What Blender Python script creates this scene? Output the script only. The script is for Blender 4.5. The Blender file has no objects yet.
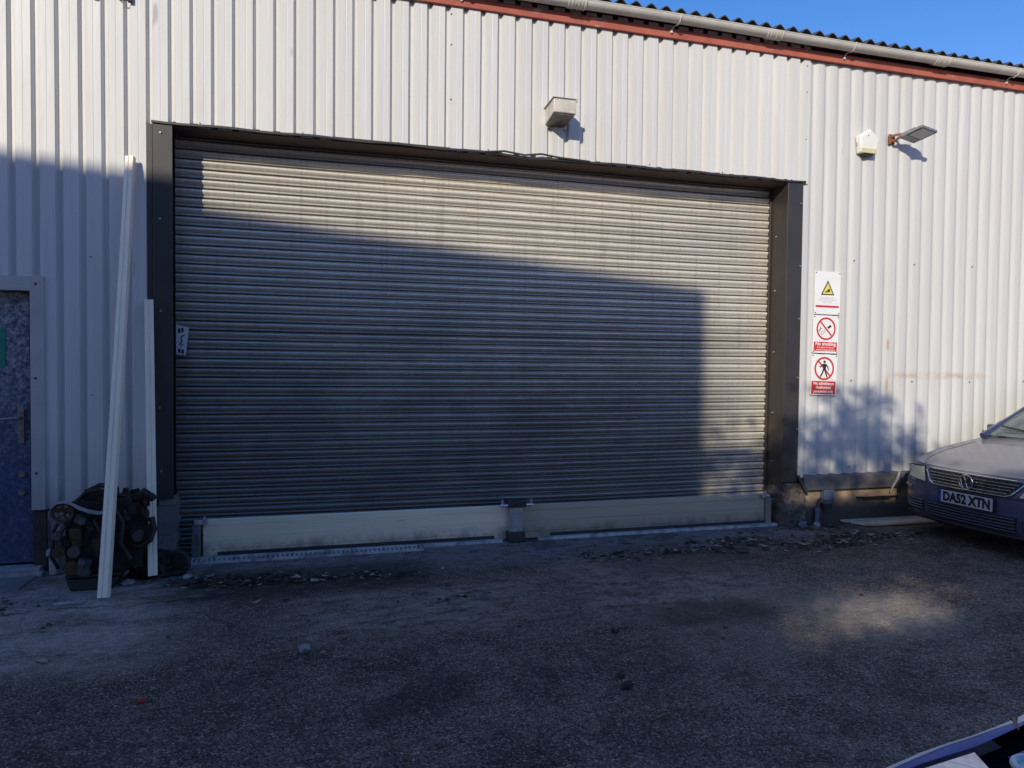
import bpy, bmesh, math, random
from mathutils import Vector, Matrix
random.seed(7)
R = math.radians
sc = bpy.context.scene
col = sc.collection

# ------------------------------------------------------------------ helpers
class MB:
    def __init__(s): s.v = []; s.f = []; s.m = []; s.mi = 0
    def add(s, vs, fs):
        o = len(s.v); s.v += [tuple(p) for p in vs]
        for f in fs: s.f.append([i + o for i in f]); s.m.append(s.mi)
        return s
    def box(s, x0, x1, y0, y1, z0, z1, M=None):
        vs = [(x, y, z) for x in (x0, x1) for y in (y0, y1) for z in (z0, z1)]
        if M: vs = [M @ Vector(p) for p in vs]
        return s.add(vs, [(0,1,3,2),(4,6,7,5),(0,4,5,1),(2,3,7,6),(0,2,6,4),(1,5,7,3)])
    def obox(s, c, sx, sy, sz, rx=0, ry=0, rz=0):
        M = Matrix.Translation(c) @ Matrix.Rotation(rz,4,'Z') @ Matrix.Rotation(ry,4,'Y') @ Matrix.Rotation(rx,4,'X')
        return s.box(-sx/2, sx/2, -sy/2, sy/2, -sz/2, sz/2, M)
    def cyl(s, p0, p1, r0, r1=None, n=16, cap=True):
        r1 = r0 if r1 is None else r1
        p0, p1 = Vector(p0), Vector(p1); d = (p1-p0).normalized()
        a = d.orthogonal().normalized(); b = d.cross(a)
        vs = []
        for p, r in ((p0, r0), (p1, r1)):
            for i in range(n):
                t = 2*math.pi*i/n; vs.append(p + a*(r*math.cos(t)) + b*(r*math.sin(t)))
        fs = [(i, (i+1) % n, n+(i+1) % n, n+i) for i in range(n)]
        if cap: fs += [tuple(range(n))[::-1], tuple(range(n, 2*n))]
        return s.add(vs, fs)
    def tube(s, path, r, n=8, closed=False, cap=True):
        P = [Vector(p) for p in path]; N = len(P)
        rr = r if isinstance(r, (list, tuple)) else [r]*N
        vs = []; prev = None
        for i in range(N):
            if closed: d = P[(i+1) % N]-P[i-1]
            else: d = P[min(i+1, N-1)]-P[max(i-1, 0)]
            d.normalize()
            if prev is None: a = d.orthogonal().normalized()
            else: a = (prev - d*prev.dot(d)).normalized()
            prev = a; b = d.cross(a)
            for k in range(n):
                t = 2*math.pi*k/n; vs.append(P[i] + a*(rr[i]*math.cos(t)) + b*(rr[i]*math.sin(t)))
        fs = []
        for i in range(N if closed else N-1):
            j = (i+1) % N
            for k in range(n): fs.append((i*n+k, i*n+(k+1) % n, j*n+(k+1) % n, j*n+k))
        if cap and not closed: fs += [tuple(range(n))[::-1], tuple(range((N-1)*n, N*n))]
        return s.add(vs, fs)
    def grid(s, fn, nu, nv, cu=False, cv=False):
        vs = [fn(i, j) for i in range(nu) for j in range(nv)]; fs = []
        for i in range(nu if cu else nu-1):
            for j in range(nv if cv else nv-1):
                a = i*nv+j; b = ((i+1) % nu)*nv+j; c = ((i+1) % nu)*nv+(j+1) % nv; d = i*nv+(j+1) % nv
                fs.append((a, b, c, d))
        return s.add(vs, fs)
    def prism(s, pts, ax, a0, a1):
        # pts: 2D outline; ax: extrusion axis 0/1/2
        def P(p, a):
            q = list(p); q.insert(ax, a); return q
        n = len(pts)
        return s.add([P(p, a0) for p in pts] + [P(p, a1) for p in pts],
                     [(i, (i+1) % n, n+(i+1) % n, n+i) for i in range(n)] + [tuple(range(n))[::-1], tuple(range(n, 2*n))])
    def build(s, name, mats, parent=None, bevel=0, smooth=False, M=None, seg=2, fix=True):
        me = bpy.data.meshes.new(name); me.from_pydata(s.v, [], s.f)
        for m in (mats if isinstance(mats, (list, tuple)) else [mats]): me.materials.append(m)
        for p, mi in zip(me.polygons, s.m): p.material_index = mi
        if M: me.transform(M)
        if fix:
            bm = bmesh.new(); bm.from_mesh(me); bmesh.ops.recalc_face_normals(bm, faces=bm.faces); bm.to_mesh(me); bm.free()
        if smooth:
            for p in me.polygons: p.use_smooth = True
        o = bpy.data.objects.new(name, me); col.objects.link(o)
        if parent: o.parent = parent
        if bevel:
            b = o.modifiers.new('Bevel', 'BEVEL'); b.width = bevel; b.segments = seg; b.limit_method = 'ANGLE'; b.angle_limit = R(35)
        if smooth == 'auto' or (bevel and not smooth):
            for p in me.polygons: p.use_smooth = True
            w = o.modifiers.new('WN', 'WEIGHTED_NORMAL'); w.keep_sharp = True
            me.set_sharp_from_angle(angle=R(38))
        elif smooth:
            me.set_sharp_from_angle(angle=R(50))
        return o

def build_each(mb, name, mat, parent=None, **kw):
    # every loose piece of mb becomes a part of its own
    par = list(range(len(mb.v)))
    def find(i):
        while par[i] != i: par[i] = par[par[i]]; i = par[i]
        return i
    for f in mb.f:
        for k in f[1:]: par[find(k)] = find(f[0])
    groups = {}
    for f in mb.f: groups.setdefault(find(f[0]), []).append(f)
    out = []
    for fs in groups.values():
        ids = sorted({i for f in fs for i in f}); mp = {i: k for k, i in enumerate(ids)}
        q = MB(); q.add([mb.v[i] for i in ids], [[mp[i] for i in f] for f in fs]); out.append(q.build(name, mat, parent, **kw))
    return out
def tag(o, label=None, cat=None, group=None, kind=None):
    if label: o['label'] = label
    if cat: o['category'] = cat
    if group: o['group'] = group
    if kind: o['kind'] = kind
    return o
def thing(name, label, cat, loc=(0,0,0), rotz=0, group=None):
    o = bpy.data.objects.new(name, None); col.objects.link(o)
    o.location = loc; o.rotation_euler = (0, 0, rotz); o.empty_display_size = .1
    return tag(o, label, cat, group)
def text_mb(mb, body, M, size=1.0, bold=0.0, sx=1.0, depth=0.0, align='CENTER'):
    cu = bpy.data.curves.new('t', 'FONT'); cu.body = body; cu.size = size; cu.offset = bold
    cu.align_x = align; cu.align_y = 'CENTER'; cu.extrude = depth; cu.resolution_u = 3
    o = bpy.data.objects.new('t', cu); col.objects.link(o)
    me = bpy.data.meshes.new_from_object(o)
    S = Matrix.Diagonal((sx, 1, 1, 1))
    mb.add([M @ (S @ v.co) for v in me.vertices], [tuple(p.vertices) for p in me.polygons])
    bpy.data.objects.remove(o); bpy.data.curves.remove(cu); bpy.data.meshes.remove(me)

# ------------------------------------------------------------------ material helpers
class NT:
    def __init__(s, name):
        s.mat = bpy.data.materials.new(name); s.mat.use_nodes = True
        s.n = s.mat.node_tree.nodes; s.l = s.mat.node_tree.links; s.b = s.n['Principled BSDF']
        s.tc = s.n.new('ShaderNodeTexCoord')
    def link(s, a, b): s.l.new(a, b)
    def val(s, inp, v):
        if hasattr(v, 'node') and hasattr(v, 'is_output'): s.link(v, inp)
        else: inp.default_value = v
    def mapping(s, scale=(1,1,1), loc=(0,0,0), src='Object'):
        m = s.n.new('ShaderNodeMapping'); m.inputs['Scale'].default_value = scale; m.inputs['Location'].default_value = loc
        s.link(s.tc.outputs[src], m.inputs['Vector']); return m.outputs[0]
    def noise(s, scale, detail=4, rough=.55, vec=None, dist=0):
        t = s.n.new('ShaderNodeTexNoise'); t.inputs['Scale'].default_value = scale; t.inputs['Detail'].default_value = detail
        t.inputs['Roughness'].default_value = rough; t.inputs['Distortion'].default_value = dist
        s.link(vec if vec else s.tc.outputs['Object'], t.inputs['Vector']); return t.outputs['Fac']
    def vor(s, scale, vec=None, out='Distance', feature='F1'):
        t = s.n.new('ShaderNodeTexVoronoi'); t.inputs['Scale'].default_value = scale; t.feature = feature
        s.link(vec if vec else s.tc.outputs['Object'], t.inputs['Vector']); return t.outputs[out]
    def ramp(s, fac, stops, interp='LINEAR'):
        r = s.n.new('ShaderNodeValToRGB'); r.color_ramp.interpolation = interp
        e = r.color_ramp.elements
        while len(e) < len(stops): e.new(.5)
        for i, (p, c) in enumerate(stops):
            e[i].position = p; e[i].color = (c, c, c, 1) if isinstance(c, (int, float)) else (*c, 1)
        s.link(fac, r.inputs[0]); return r.outputs[0]
    def math(s, op, a, b=0.0, clamp=False):
        m = s.n.new('ShaderNodeMath'); m.operation = op; m.use_clamp = clamp
        s.val(m.inputs[0], a); s.val(m.inputs[1], b); return m.outputs[0]
    def mix(s, fac, a, b, mode='MIX'):
        m = s.n.new('ShaderNodeMix'); m.data_type = 'RGBA'; m.blend_type = mode
        s.val(m.inputs[0], fac)
        for i, v in ((6, a), (7, b)):
            s.val(m.inputs[i], (*v, 1) if isinstance(v, tuple) and len(v) == 3 else v)
        return m.outputs[2]
    def xyz(s, src='Object'):
        x = s.n.new('ShaderNodeSeparateXYZ'); s.link(s.tc.outputs[src], x.inputs[0]); return x.outputs
    def band(s, v, a, b, soft):
        # smooth 0..1 mask for a<v<b
        u = s.n.new('ShaderNodeMapRange'); u.interpolation_type = 'SMOOTHSTEP'
        s.link(v, u.inputs[0]); u.inputs[1].default_value = a-soft; u.inputs[2].default_value = a+soft
        w = s.n.new('ShaderNodeMapRange'); w.interpolation_type = 'SMOOTHSTEP'
        s.link(v, w.inputs[0]); w.inputs[1].default_value = b-soft; w.inputs[2].default_value = b+soft
        w.inputs[3].default_value = 1; w.inputs[4].default_value = 0
        return s.math('MULTIPLY', u.outputs[0], w.outputs[0])
    def bump(s, h, strength=.3, dist=.01, prev=None):
        b = s.n.new('ShaderNodeBump'); b.inputs['Strength'].default_value = strength; b.inputs['Distance'].default_value = dist
        s.link(h, b.inputs['Height'])
        if prev: s.link(prev, b.inputs['Normal'])
        s.link(b.outputs[0], s.b.inputs['Normal']); return b.outputs[0]
    def fin(s, colr, rough=.6, metal=0.0, **kw):
        s.val(s.b.inputs['Base Color'], (*colr, 1) if isinstance(colr, tuple) else colr)
        s.val(s.b.inputs['Roughness'], rough); s.val(s.b.inputs['Metallic'], metal)
        for k, v in kw.items(): s.val(s.b.inputs[k.replace('_', ' ')], v)
        return s.mat

def simple(name, c, c2=None, sc_=12, rough=.6, metal=0.0, bump=.15, bscale=60, bd=.004, lo=.35, hi=.7, **kw):
    t = NT(name)
    c2 = c2 or tuple(x*.7 for x in c)
    f = t.ramp(t.noise(sc_, 6, .6), [(lo, 0.0), (hi, 1.0)])
    cc = t.mix(f, c, c2)
    if bump: t.bump(t.noise(bscale, 4), bump, bd)
    r = t.math('ADD', t.math('MULTIPLY', t.noise(sc_*2.3, 3), .25), rough-.12)
    return t.fin(cc, r, metal, **kw)

# ---- cladding
def cladding_mat(name, tint=1.0):
    t = NT(name); X, Y, Z = t.xyz()
    streak = t.noise(1.0, 5, .6, t.mapping((14, 1, .55)))
    fine = t.noise(1.0, 4, .6, t.mapping((60, 1, 3.0), (3, 0, 1)))
    big = t.noise(.55, 3, .5)
    base = t.mix(t.ramp(streak, [(.35, 0.0), (.75, 1.0)]), (.65*tint, .640*tint, .610*tint), (.56*tint, .55*tint, .52*tint))
    base = t.mix(t.math('MULTIPLY', t.ramp(fine, [(.5, 0.0), (.8, 1.0)]), .22), base, (.48, .465, .44))
    base = t.mix(t.math('MULTIPLY', t.ramp(big, [(.4, 0.0), (.7, 1.0)]), .25), base, (.60, .60, .60))
    # grime near the sill
    g = t.math('MULTIPLY', t.band(Z, -1.0, .70, .40), t.ramp(t.noise(3, 5, .7), [(.3, .15), (.7, .75)]))
    base = t.mix(g, base, (.30, .285, .26))
    # rust run along an old fixing line
    ru = t.math('MULTIPLY', t.band(X, 5.72, 6.95, .12), t.band(Z, 1.455, 1.50, .035))
    ru = t.math('MULTIPLY', ru, t.ramp(t.noise(9, 5, .8, t.mapping((1, 1, 1.6))), [(.38, .05), (.66, 1.0)]))
    rv = t.math('MULTIPLY', t.band(X, 5.675, 5.70, .012), t.math('MAXIMUM', t.band(Z, 1.30, 1.45, .05), t.band(Z, 1.74, 1.84, .03)))
    rr = t.math('MULTIPLY', t.math('MAXIMUM', ru, t.math('MULTIPLY', rv, .9)), .95)
    halo = t.math('MULTIPLY', t.math('MULTIPLY', t.band(X, 5.6, 7.1, .25), t.band(Z, 1.25, 1.5, .12)), t.ramp(streak, [(.45, 0.0), (.8, .5)]))
    base = t.mix(rr, base, (.44, .26, .15))
    base = t.mix(halo, base, (.50, .42, .34))
    pn = t.n.new('ShaderNodeTexWhiteNoise'); pn.noise_dimensions = '1D'; t.link(t.math('FLOOR', t.math('DIVIDE', t.math('ADD', X, .077), .9)), pn.inputs['W'])
    base = t.mix(t.math('MULTIPLY', pn.outputs[0], .13), base, (.36, .35, .33))
    run = t.math('MULTIPLY', t.ramp(t.noise(1.0, 3, .6, t.mapping((38, 1, .8), (2, 0, 6))), [(.60, 0.0), (.72, 1.0)]), t.ramp(t.noise(1.0, 3, .5, t.mapping((2, 1, 1.3), (7, 0, 2))), [(.5, 0.0), (.65, .4)]))
    base = t.mix(run, base, (.34, .32, .29))
    # small scuffs
    sc1 = t.ramp(t.noise(1.0, 2, .5, t.mapping((7, 1, 2.1), (9, 0, 4))), [(.74, 0.0), (.79, .6)])
    base = t.mix(sc1, base, (.22, .21, .2))
    t.bump(t.noise(1.0, 3, .5, t.mapping((5, 1, 1.2))), .35, .016)
    r = t.ramp(big, [(.3, .42), (.8, .6)])
    return t.fin(base, r, 0.0)
M_clad = cladding_mat('cladding_paint')
M_clad2 = cladding_mat('cladding_paint_right', .95)

# ---- galvanised slats
t = NT('shutter_slats'); X, Y, Z = t.xyz()
slat = t.math('FLOOR', t.math('DIVIDE', Z, .075))
wn = t.n.new('ShaderNodeTexWhiteNoise'); wn.noise_dimensions = '1D'; t.link(slat, wn.inputs['W'])
n1 = t.noise(1.0, 5, .65, t.mapping((1.3, 1, 6)))
n2 = t.noise(1.0, 5, .6, t.mapping((.5, 1, .8), (2, 0, 7)))
n3 = t.noise(1.0, 4, .7, t.mapping((30, 1, 60)))
b = t.mix(t.ramp(n1, [(.3, 0.0), (.7, 1.0)]), (.95, .885, .76), (.80, .74, .63))
b = t.mix(t.math('MULTIPLY', wn.outputs[0], .22), b, (.36, .34, .30))
b = t.mix(t.math('MULTIPLY', t.ramp(n3, [(.5, 0.0), (.75, 1.0)]), .3), b, (.18, .155, .13))
# lower and left part of the curtain: grime, plus shade painted into the colour
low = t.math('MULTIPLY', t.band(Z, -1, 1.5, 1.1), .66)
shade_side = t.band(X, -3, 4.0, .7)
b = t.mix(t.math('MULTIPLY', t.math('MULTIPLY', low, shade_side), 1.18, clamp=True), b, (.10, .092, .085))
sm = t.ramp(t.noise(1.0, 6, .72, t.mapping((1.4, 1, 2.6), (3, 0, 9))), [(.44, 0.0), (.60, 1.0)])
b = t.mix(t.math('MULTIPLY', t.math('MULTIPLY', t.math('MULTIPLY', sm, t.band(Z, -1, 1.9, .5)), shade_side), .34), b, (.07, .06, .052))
vs_ = t.ramp(t.noise(1.0, 4, .6, t.mapping((26, 1, .9), (5, 0, 3))), [(.52, 0.0), (.70, 1.0)])
b = t.mix(t.math('MULTIPLY', vs_, .22), b, (.14, .12, .10))
scr = t.ramp(t.noise(1.0, 2, .5, t.mapping((9, 1, 90), (1, 0, 8))), [(.76, 0.0), (.80, .5)])
b = t.mix(scr, b, (.85, .84, .8))
b = t.mix(t.math('MULTIPLY', t.band(X, -2, .0, 1.6), .35), b, (.17, .16, .15))  # left end of the curtain painted darker as well
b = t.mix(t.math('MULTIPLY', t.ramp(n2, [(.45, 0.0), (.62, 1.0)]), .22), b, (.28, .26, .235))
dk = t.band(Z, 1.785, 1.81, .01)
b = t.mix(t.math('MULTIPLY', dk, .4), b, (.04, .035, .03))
# shading painted into the lower half of each slat, dark joints between slats
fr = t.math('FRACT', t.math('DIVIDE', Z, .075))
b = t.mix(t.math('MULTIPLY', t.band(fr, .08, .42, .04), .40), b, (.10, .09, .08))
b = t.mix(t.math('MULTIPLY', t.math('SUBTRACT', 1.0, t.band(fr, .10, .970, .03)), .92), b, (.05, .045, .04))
t.bump(t.noise(1.0, 3, .5, t.mapping((9, 1, 30))), .12, .004)
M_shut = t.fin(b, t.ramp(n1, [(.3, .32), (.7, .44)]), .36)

M_jamb = simple('jamb_paint', (.034, .032, .034), (.050, .043, .040), 3, .42, .1, .12, 40, .003)
M_reveal = simple('reveal_paint', (.030, .026, .024), (.045, .034, .028), 5, .5, 0, .15, 40, .003)
M_soffit = simple('soffit_rust', (.075, .042, .036), (.04, .028, .026), 6, .7, 0, .2)
M_dark = simple('dark_void', (.012, .012, .013), None, 4, .8, 0, 0)
M_bolt = simple('zinc_bolt', (.45, .45, .46), (.3, .28, .26), 90, .35, .8, 0)
M_screw = simple('dark_screw', (.05, .05, .055), None, 60, .5, .3, 0)
M_gutter = simple('gutter_plastic', (.60, .575, .51), (.48, .455, .40), 5, .45, 0, .06)
t = NT('red_fascia')
n = t.noise(1.0, 7, .7, t.mapping((2.2, 6, 14)))
c = t.mix(t.ramp(t.noise(5, 4), [(.35, 0.0), (.7, 1.0)]), (.42, .115, .07), (.30, .075, .05))
c = t.mix(t.ramp(n, [(.585, 0.0), (.62, 1.0)]), c, (.40, .30, .22))
t.bump(n, .4, .004)
M_fascia = t.fin(c, .7)
M_roof = simple('fibre_cement_roof', (.075, .075, .075), (.045, .048, .045), 8, .9, 0, .4, 30, .01)

# ---- masonry
t = NT('dwarf_wall_render')
n = t.noise(4, 6, .7); c = t.mix(t.ramp(n, [(.3, 0.0), (.7, 1.0)]), (.27, .19, .125), (.15, .115, .085))
Z = t.xyz()[2]
c = t.mix(t.band(Z, .24, .5, .03), c, (.40, .285, .185))  # sunlit band along the wall top painted into the colour, darker below
c = t.mix(t.band(Z, -1, .16, .07), c, (.085, .072, .06))
t.bump(t.noise(35, 6, .7), .5, .01)
M_dwarf = t.fin(c, .9)
t = NT('block_wall'); 
br = t.n.new('ShaderNodeTexBrick'); mp = t.mapping((1, 1, 1)); 
cmb = t.n.new('ShaderNodeCombineXYZ'); x = t.xyz(); t.link(x[0], cmb.inputs[0]); t.link(x[2], cmb.inputs[1])
t.link(cmb.outputs[0], br.inputs['Vector']); br.inputs['Scale'].default_value = 1; br.inputs['Brick Width'].default_value = .45; br.inputs['Row Height'].default_value = .225
br.inputs['Mortar Size'].default_value = .006; br.inputs['Color1'].default_value = (.24,.235,.23,1); br.inputs['Color2'].default_value = (.19,.185,.18,1); br.inputs['Mortar'].default_value = (.11,.11,.11,1)
c = t.mix(t.math('MULTIPLY', t.ramp(t.noise(9, 6, .7), [(.35, 0.0), (.7, 1.0)]), .6), br.outputs[0], (.13, .12, .11))
t.bump(t.noise(50, 5, .7), .4, .006)
M_block = t.fin(c, .9)
t = NT('chipped_render')
n = t.noise(11, 7, .7); c = t.ramp(n, [(.38, (.09, .07, .055)), (.5, (.13, .10, .08)), (.66, (.26, .21, .17))])
t.bump(n, .7, .02); M_chip = t.fin(c, .9)
M_sill = simple('sill_flashing', (.17, .16, .155), (.11, .10, .10), 5, .5, .3, .1)

# ---- ground
t = NT('asphalt'); X, Y, Z = t.xyz()
ag = t.vor(125, out='Color'); agd = t.vor(125); sp = t.n.new('ShaderNodeSeparateColor'); t.link(ag, sp.inputs[0])
ag2 = t.noise(420, 3, .7)
big = t.noise(.7, 5, .6); mid = t.noise(3.2, 6, .68); fine = t.noise(38, 5, .7)
c = t.mix(t.ramp(big, [(.35, 0.0), (.65, 1.0)]), (.215, .150, .122), (.285, .205, .165))
c = t.mix(t.ramp(mid, [(.45, 0.0), (.56, .8)]), c, (.135, .095, .075))
wide = t.noise(1.5, 7, .74, t.mapping((1, 1.5, 1), (6, 1, 0)))
c = t.mix(t.ramp(wide, [(.50, 0.0), (.60, .65)]), c, (.085, .060, .048))
c = t.mix(t.ramp(wide, [(.34, .6), (.42, 0.0)]), c, (.34, .27, .225))
c = t.mix(t.ramp(sp.outputs[0], [(.66, 0.0), (.98, .75)]), c, (.52, .45, .40))
c = t.mix(t.ramp(sp.outputs[1], [(.50, 0.0), (.8, .85)]), c, (.028, .024, .024))
c = t.mix(t.ramp(t.noise(1, 3, .5, t.mapping((60, 60, 60), (4, 2, 0))), [(.70, 0.0), (.74, .8)]), c, (.26, .25, .23))
def patch(x0, x1, y0, y1, s, nz, lo, hi, amt):
    m = t.math('MULTIPLY', t.band(X, x0, x1, s), t.band(Y, y0, y1, s*.6))
    return t.math('MULTIPLY', t.math('MULTIPLY', m, t.ramp(nz, [(lo, 0.0), (hi, 1.0)])), amt)
nz = t.noise(2.6, 7, .72, t.mapping((1, 1.6, 1), (5, 3, 0)))
nz2 = t.noise(5.5, 7, .75, t.mapping((1, 2.0, 1), (1, 8, 0)))
# worn pale concrete and dust areas, then a sun patch painted in
c = t.mix(patch(-5.0, -.75, -2.0, .2, .35, nz, .30, .55, .85), c, (.52, .44, .385))
c = t.mix(patch(-.9, 4.6, -.62, .3, .22, nz2, .40, .52, .85), c, (.27, .265, .26))
c = t.mix(patch(-.1, 1.5, -1.9, -1.0, .35, nz2, .42, .54, .6), c, (.44, .36, .31))
c = t.mix(patch(1.7, 3.2, -1.9, -.7, .4, nz2, .42, .54, .55), c, (.45, .37, .31))
c = t.mix(patch(3.2, 3.9, -2.62, -1.95, .34, nz, .15, .55, .85), c, (.48, .41, .33))  # sun patch painted into the asphalt colour
c = t.mix(patch(2.0, 3.6, -2.75, -1.7, .3, nz, .25, .62, .55), c, (.33, .27, .21))  # fainter tail of the painted sun patch
# damp and oil
oil = t.math('MULTIPLY', t.ramp(t.noise(1.1, 7, .75, t.mapping((1, 1, 1), (11, 4, 0))), [(.57, 0.0), (.61, 1.0)]), .5)
c = t.mix(oil, c, (.038, .038, .038))
c = t.mix(patch(2.1, 2.9, -2.2, -1.85, .16, nz, .2, .5, .6), c, (.03, .024, .016))
c = t.mix(patch(-.9, .9, -1.05, -.35, .2, nz2, .3, .5, .75), c, (.022, .02, .018))
c = t.mix(patch(2.3, 5.2, -1.2, -.35, .25, nz2, .38, .6, .6), c, (.03, .026, .022))
cy = t.math('ADD', Y, t.math('MULTIPLY', t.math('SUBTRACT', t.noise(2.2, 5, .7, t.mapping((1, 0, 0))), .5), .35))
ck = t.math('MULTIPLY', t.band(cy, -.96, -.945, .008), t.band(X, -3.2, -.5, .4))
ck = t.math('MULTIPLY', ck, t.ramp(t.noise(3, 3), [(.35, .2), (.55, 1.0)]))
c = t.mix(ck, c, (.012, .012, .012))
spk = t.ramp(t.noise(70, 5, .85), [(.36, .45), (.50, 1.0), (.66, 1.5)])
c = t.mix(.85, c, spk, 'MULTIPLY')
spb = t.ramp(t.noise(14, 6, .8, t.mapping((1, 1.3, 1), (3, 3, 3))), [(.40, .68), (.52, 1.0), (.64, 1.3)])
c = t.mix(.8, c, spb, 'MULTIPLY')
h = t.math('ADD', t.math('MULTIPLY', agd, -.9), t.math('MULTIPLY', fine, .9))
nb = t.bump(h, 1.0, .011); 
b2 = t.n.new('ShaderNodeBump'); b2.inputs['Strength'].default_value = .6; b2.inputs['Distance'].default_value = .05
t.link(mid, b2.inputs['Height']); t.link(nb, b2.inputs['Normal']); t.link(b2.outputs[0], t.b.inputs['Normal'])
M_asph = t.fin(c, t.ramp(mid, [(.35, .68), (.7, .9)]), 0, Specular_IOR_Level=.3)
t = NT('concrete_slab')
c = t.mix(t.ramp(t.noise(3, 6, .7), [(.35, 0.0), (.7, 1.0)]), (.24, .235, .23), (.15, .147, .143))
c = t.mix(t.ramp(t.noise(90, 4, .7), [(.55, 0.0), (.7, .5)]), c, (.05, .05, .05)); t.bump(t.noise(40, 6, .7), .6, .008)
M_conc = t.fin(c, .9)

# ------------------------------------------------------------------ setting
g = MB(); g.grid(lambda i, j: (-120+i*24, -120+j*24, 0), 11, 11)
tag(g.build('ground', M_asph), 'dark worn asphalt yard', kind='structure')
g = MB()
def edge(i, n, amp): return amp*math.sin(i*2.1)+amp*.6*math.sin(i*5.3+1)
out = [(-5.5, .0), (-5.5, -.72)] + [(-5.5+i*.27, -.74+edge(i, 0, .035)) for i in range(1, 13)] + [(-1.85, -.45), (-1.82, 0)]
g.prism(out, 2, -.02, .014)
tag(g.build('pavement', M_conc, bevel=.01), 'low broken concrete step below the side door', kind='structure')

# ------------------------------------------------------------------ warehouse
PH, PER = -.077, .15
def profile(x0, x1, depth=.032):
    pts = []
    k = math.floor((x0-PH)/PER)-1
    loc = [(-.012, -depth), (.004, 0.0), (.026, 0.0), (.042, -depth), (.085, -depth), (.089, -depth+.0015), (.093, -depth)]
    if depth < .03: loc = [(-.030, -depth*.93), (-.012, -depth*.70), (.002, -depth*.12), (.010, 0.0), (.018, 0.0), (.032, -depth*.30), (.050, -depth*.72), (.070, -depth*.94), (.095, -depth)]
    while True:
        b = PH+k*PER
        for dx, y in loc:
            if x0 < b+dx < x1: pts.append((b+dx, y))
        if b > x1: break
        k += 1
    def yat(x):
        u = (x-PH-loc[0][0]) % PER + loc[0][0]
        L = loc+[(loc[0][0]+PER, loc[0][1])]
        for (a, ya), (c_, yc) in zip(L, L[1:]):
            if a <= u <= c_: return ya+(yc-ya)*(u-a)/(c_-a)
        return -depth
    return [(x0, yat(x0))]+pts+[(x1, yat(x1))]
def clad_sheet(mb, x0, x1, z0, z1, yo=0.0, nz=6, depth=.032):
    p = profile(x0, x1, depth)
    zs = [z0+(z1-z0)*i/nz for i in range(nz+1)]
    mb.grid(lambda i, j: (p[i][0], p[i][1]+yo+.003*math.sin(p[i][0]*2.3+zs[j]*1.7), zs[j]), len(p), len(zs))
wh = thing('warehouse', 'pale grey profiled steel warehouse with red fascia and a wide roller shutter', 'warehouse')
OX0, OX1, OZ = -.957, 4.452, 3.325
m = MB(); clad_sheet(m, -9, -2.95, .466, 4.64); clad_sheet(m, -2.95, -1.84, 2.10, 4.64); clad_sheet(m, -1.84, -1.137, .466, 4.64)
m.build('wall_cladding', M_clad, wh, fix=False)
m = MB(); clad_sheet(m, -1.15, 1.135, OZ, 4.64, -.003); m.build('wall_cladding', M_clad, wh, fix=False)
m = MB(); clad_sheet(m, 1.129, 4.68, OZ, 4.64, -.006); m.build('wall_cladding', M_clad, wh, fix=False)
m = MB(); clad_sheet(m, 4.625, 16, .466, 4.64, -.010, depth=.015); m.build('wall_cladding', M_clad2, wh, fix=False)
# backing so nothing shows through, and the rest of the building volume
m = MB(); m.box(-9, -2.8, .03, .2, 0, 4.62); m.box(-2.8, -1.93, .03, .2, 2.06, 4.62); m.box(-1.93, OX0-.02, .03, .2, .46, 4.62)
m.box(OX0-.02, OX1+.02, .03, .2, OZ+.02, 4.62); m.box(OX1+.02, 16, .03, .2, .46, 4.62)
m.box(-9, 16, 11.9, 12, 0, 4.62); m.box(-9.02, -8.98, .03, 12, 0, 4.62); m.box(16, 16.04, .03, 12, 0, 4.62)
m.box(-9, 16, .8, .9, 0, 4.5)
m.build('inner_wall', M_dark, wh)
# screws on the sheets: rows at two rails
m = MB()
for (xa, xb, z) in ((-2.9, -1.9, 2.32), (-1.8, -1.2, 2.32), (-1.8, -1.2, 1.3), (-1.0, 4.6, OZ+.035), (4.8, 14, 2.62), (4.8, 14, 1.42), (4.8, 14, .56)):
    k = math.ceil((xa-PH-.065)/PER)
    while PH+k*PER+.065 < xb:
        if k % 5 == 0:
            x_ = PH+k*PER+.065+random.uniform(-.006, .006); z_ = z+random.uniform(-.008, .008)
            m.cyl((x_, -.033, z_), (x_, -.045, z_), .0048, .004, 8)
        k += 1
for z in (3.75, 4.2, 4.45):
    for x_ in (1.165, 4.645): m.cyl((x_, -.03, z), (x_, -.044, z), .0065, .005, 8)
o = m.build('screws', M_screw, wh); o['kind'] = 'stuff'
# dwarf walls
m = MB(); m.box(-9, -2.83, -.005, .22, 0, .45); m.box(-1.86, -1.065, -.005, .22, 0, .45); m.build('dwarf_wall', M_block, wh, bevel=.006)
m = MB(); m.box(4.72, 16, -.01, .22, 0, .36); m.build('dwarf_wall', M_dwarf, wh)
# chipped masonry jambs below the posts
m = MB(); m.grid(lambda i, j: (-1.065+.11*i/8+.012*math.sin(j*2.2+i*.7)*(i == 8), -.022-.006*math.sin(i*3+j*2.1), .53*j/12), 9, 13)
m.grid(lambda i, j: (-.955+.012*math.sin(j*2.2+5.6), -.022+.28*i/6, .53*j/12), 7, 13)
m.build('masonry_pier', M_block, wh, smooth=True)
m = MB(); m.grid(lambda i, j: (4.47+.27*i/10+.01*math.sin(j*1.7+i)*(i == 0), -.028-.008*math.sin(i*2.3+j*1.9)-.012*math.sin(i*5.1+j*3.3), .42*j/14), 11, 15)
m.grid(lambda i, j: (4.47+.01*math.sin(j*1.7), -.03+.28*i/6, .42*j/14), 7, 15)
m.build('masonry_pier', M_chip, wh, smooth=True)
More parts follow.
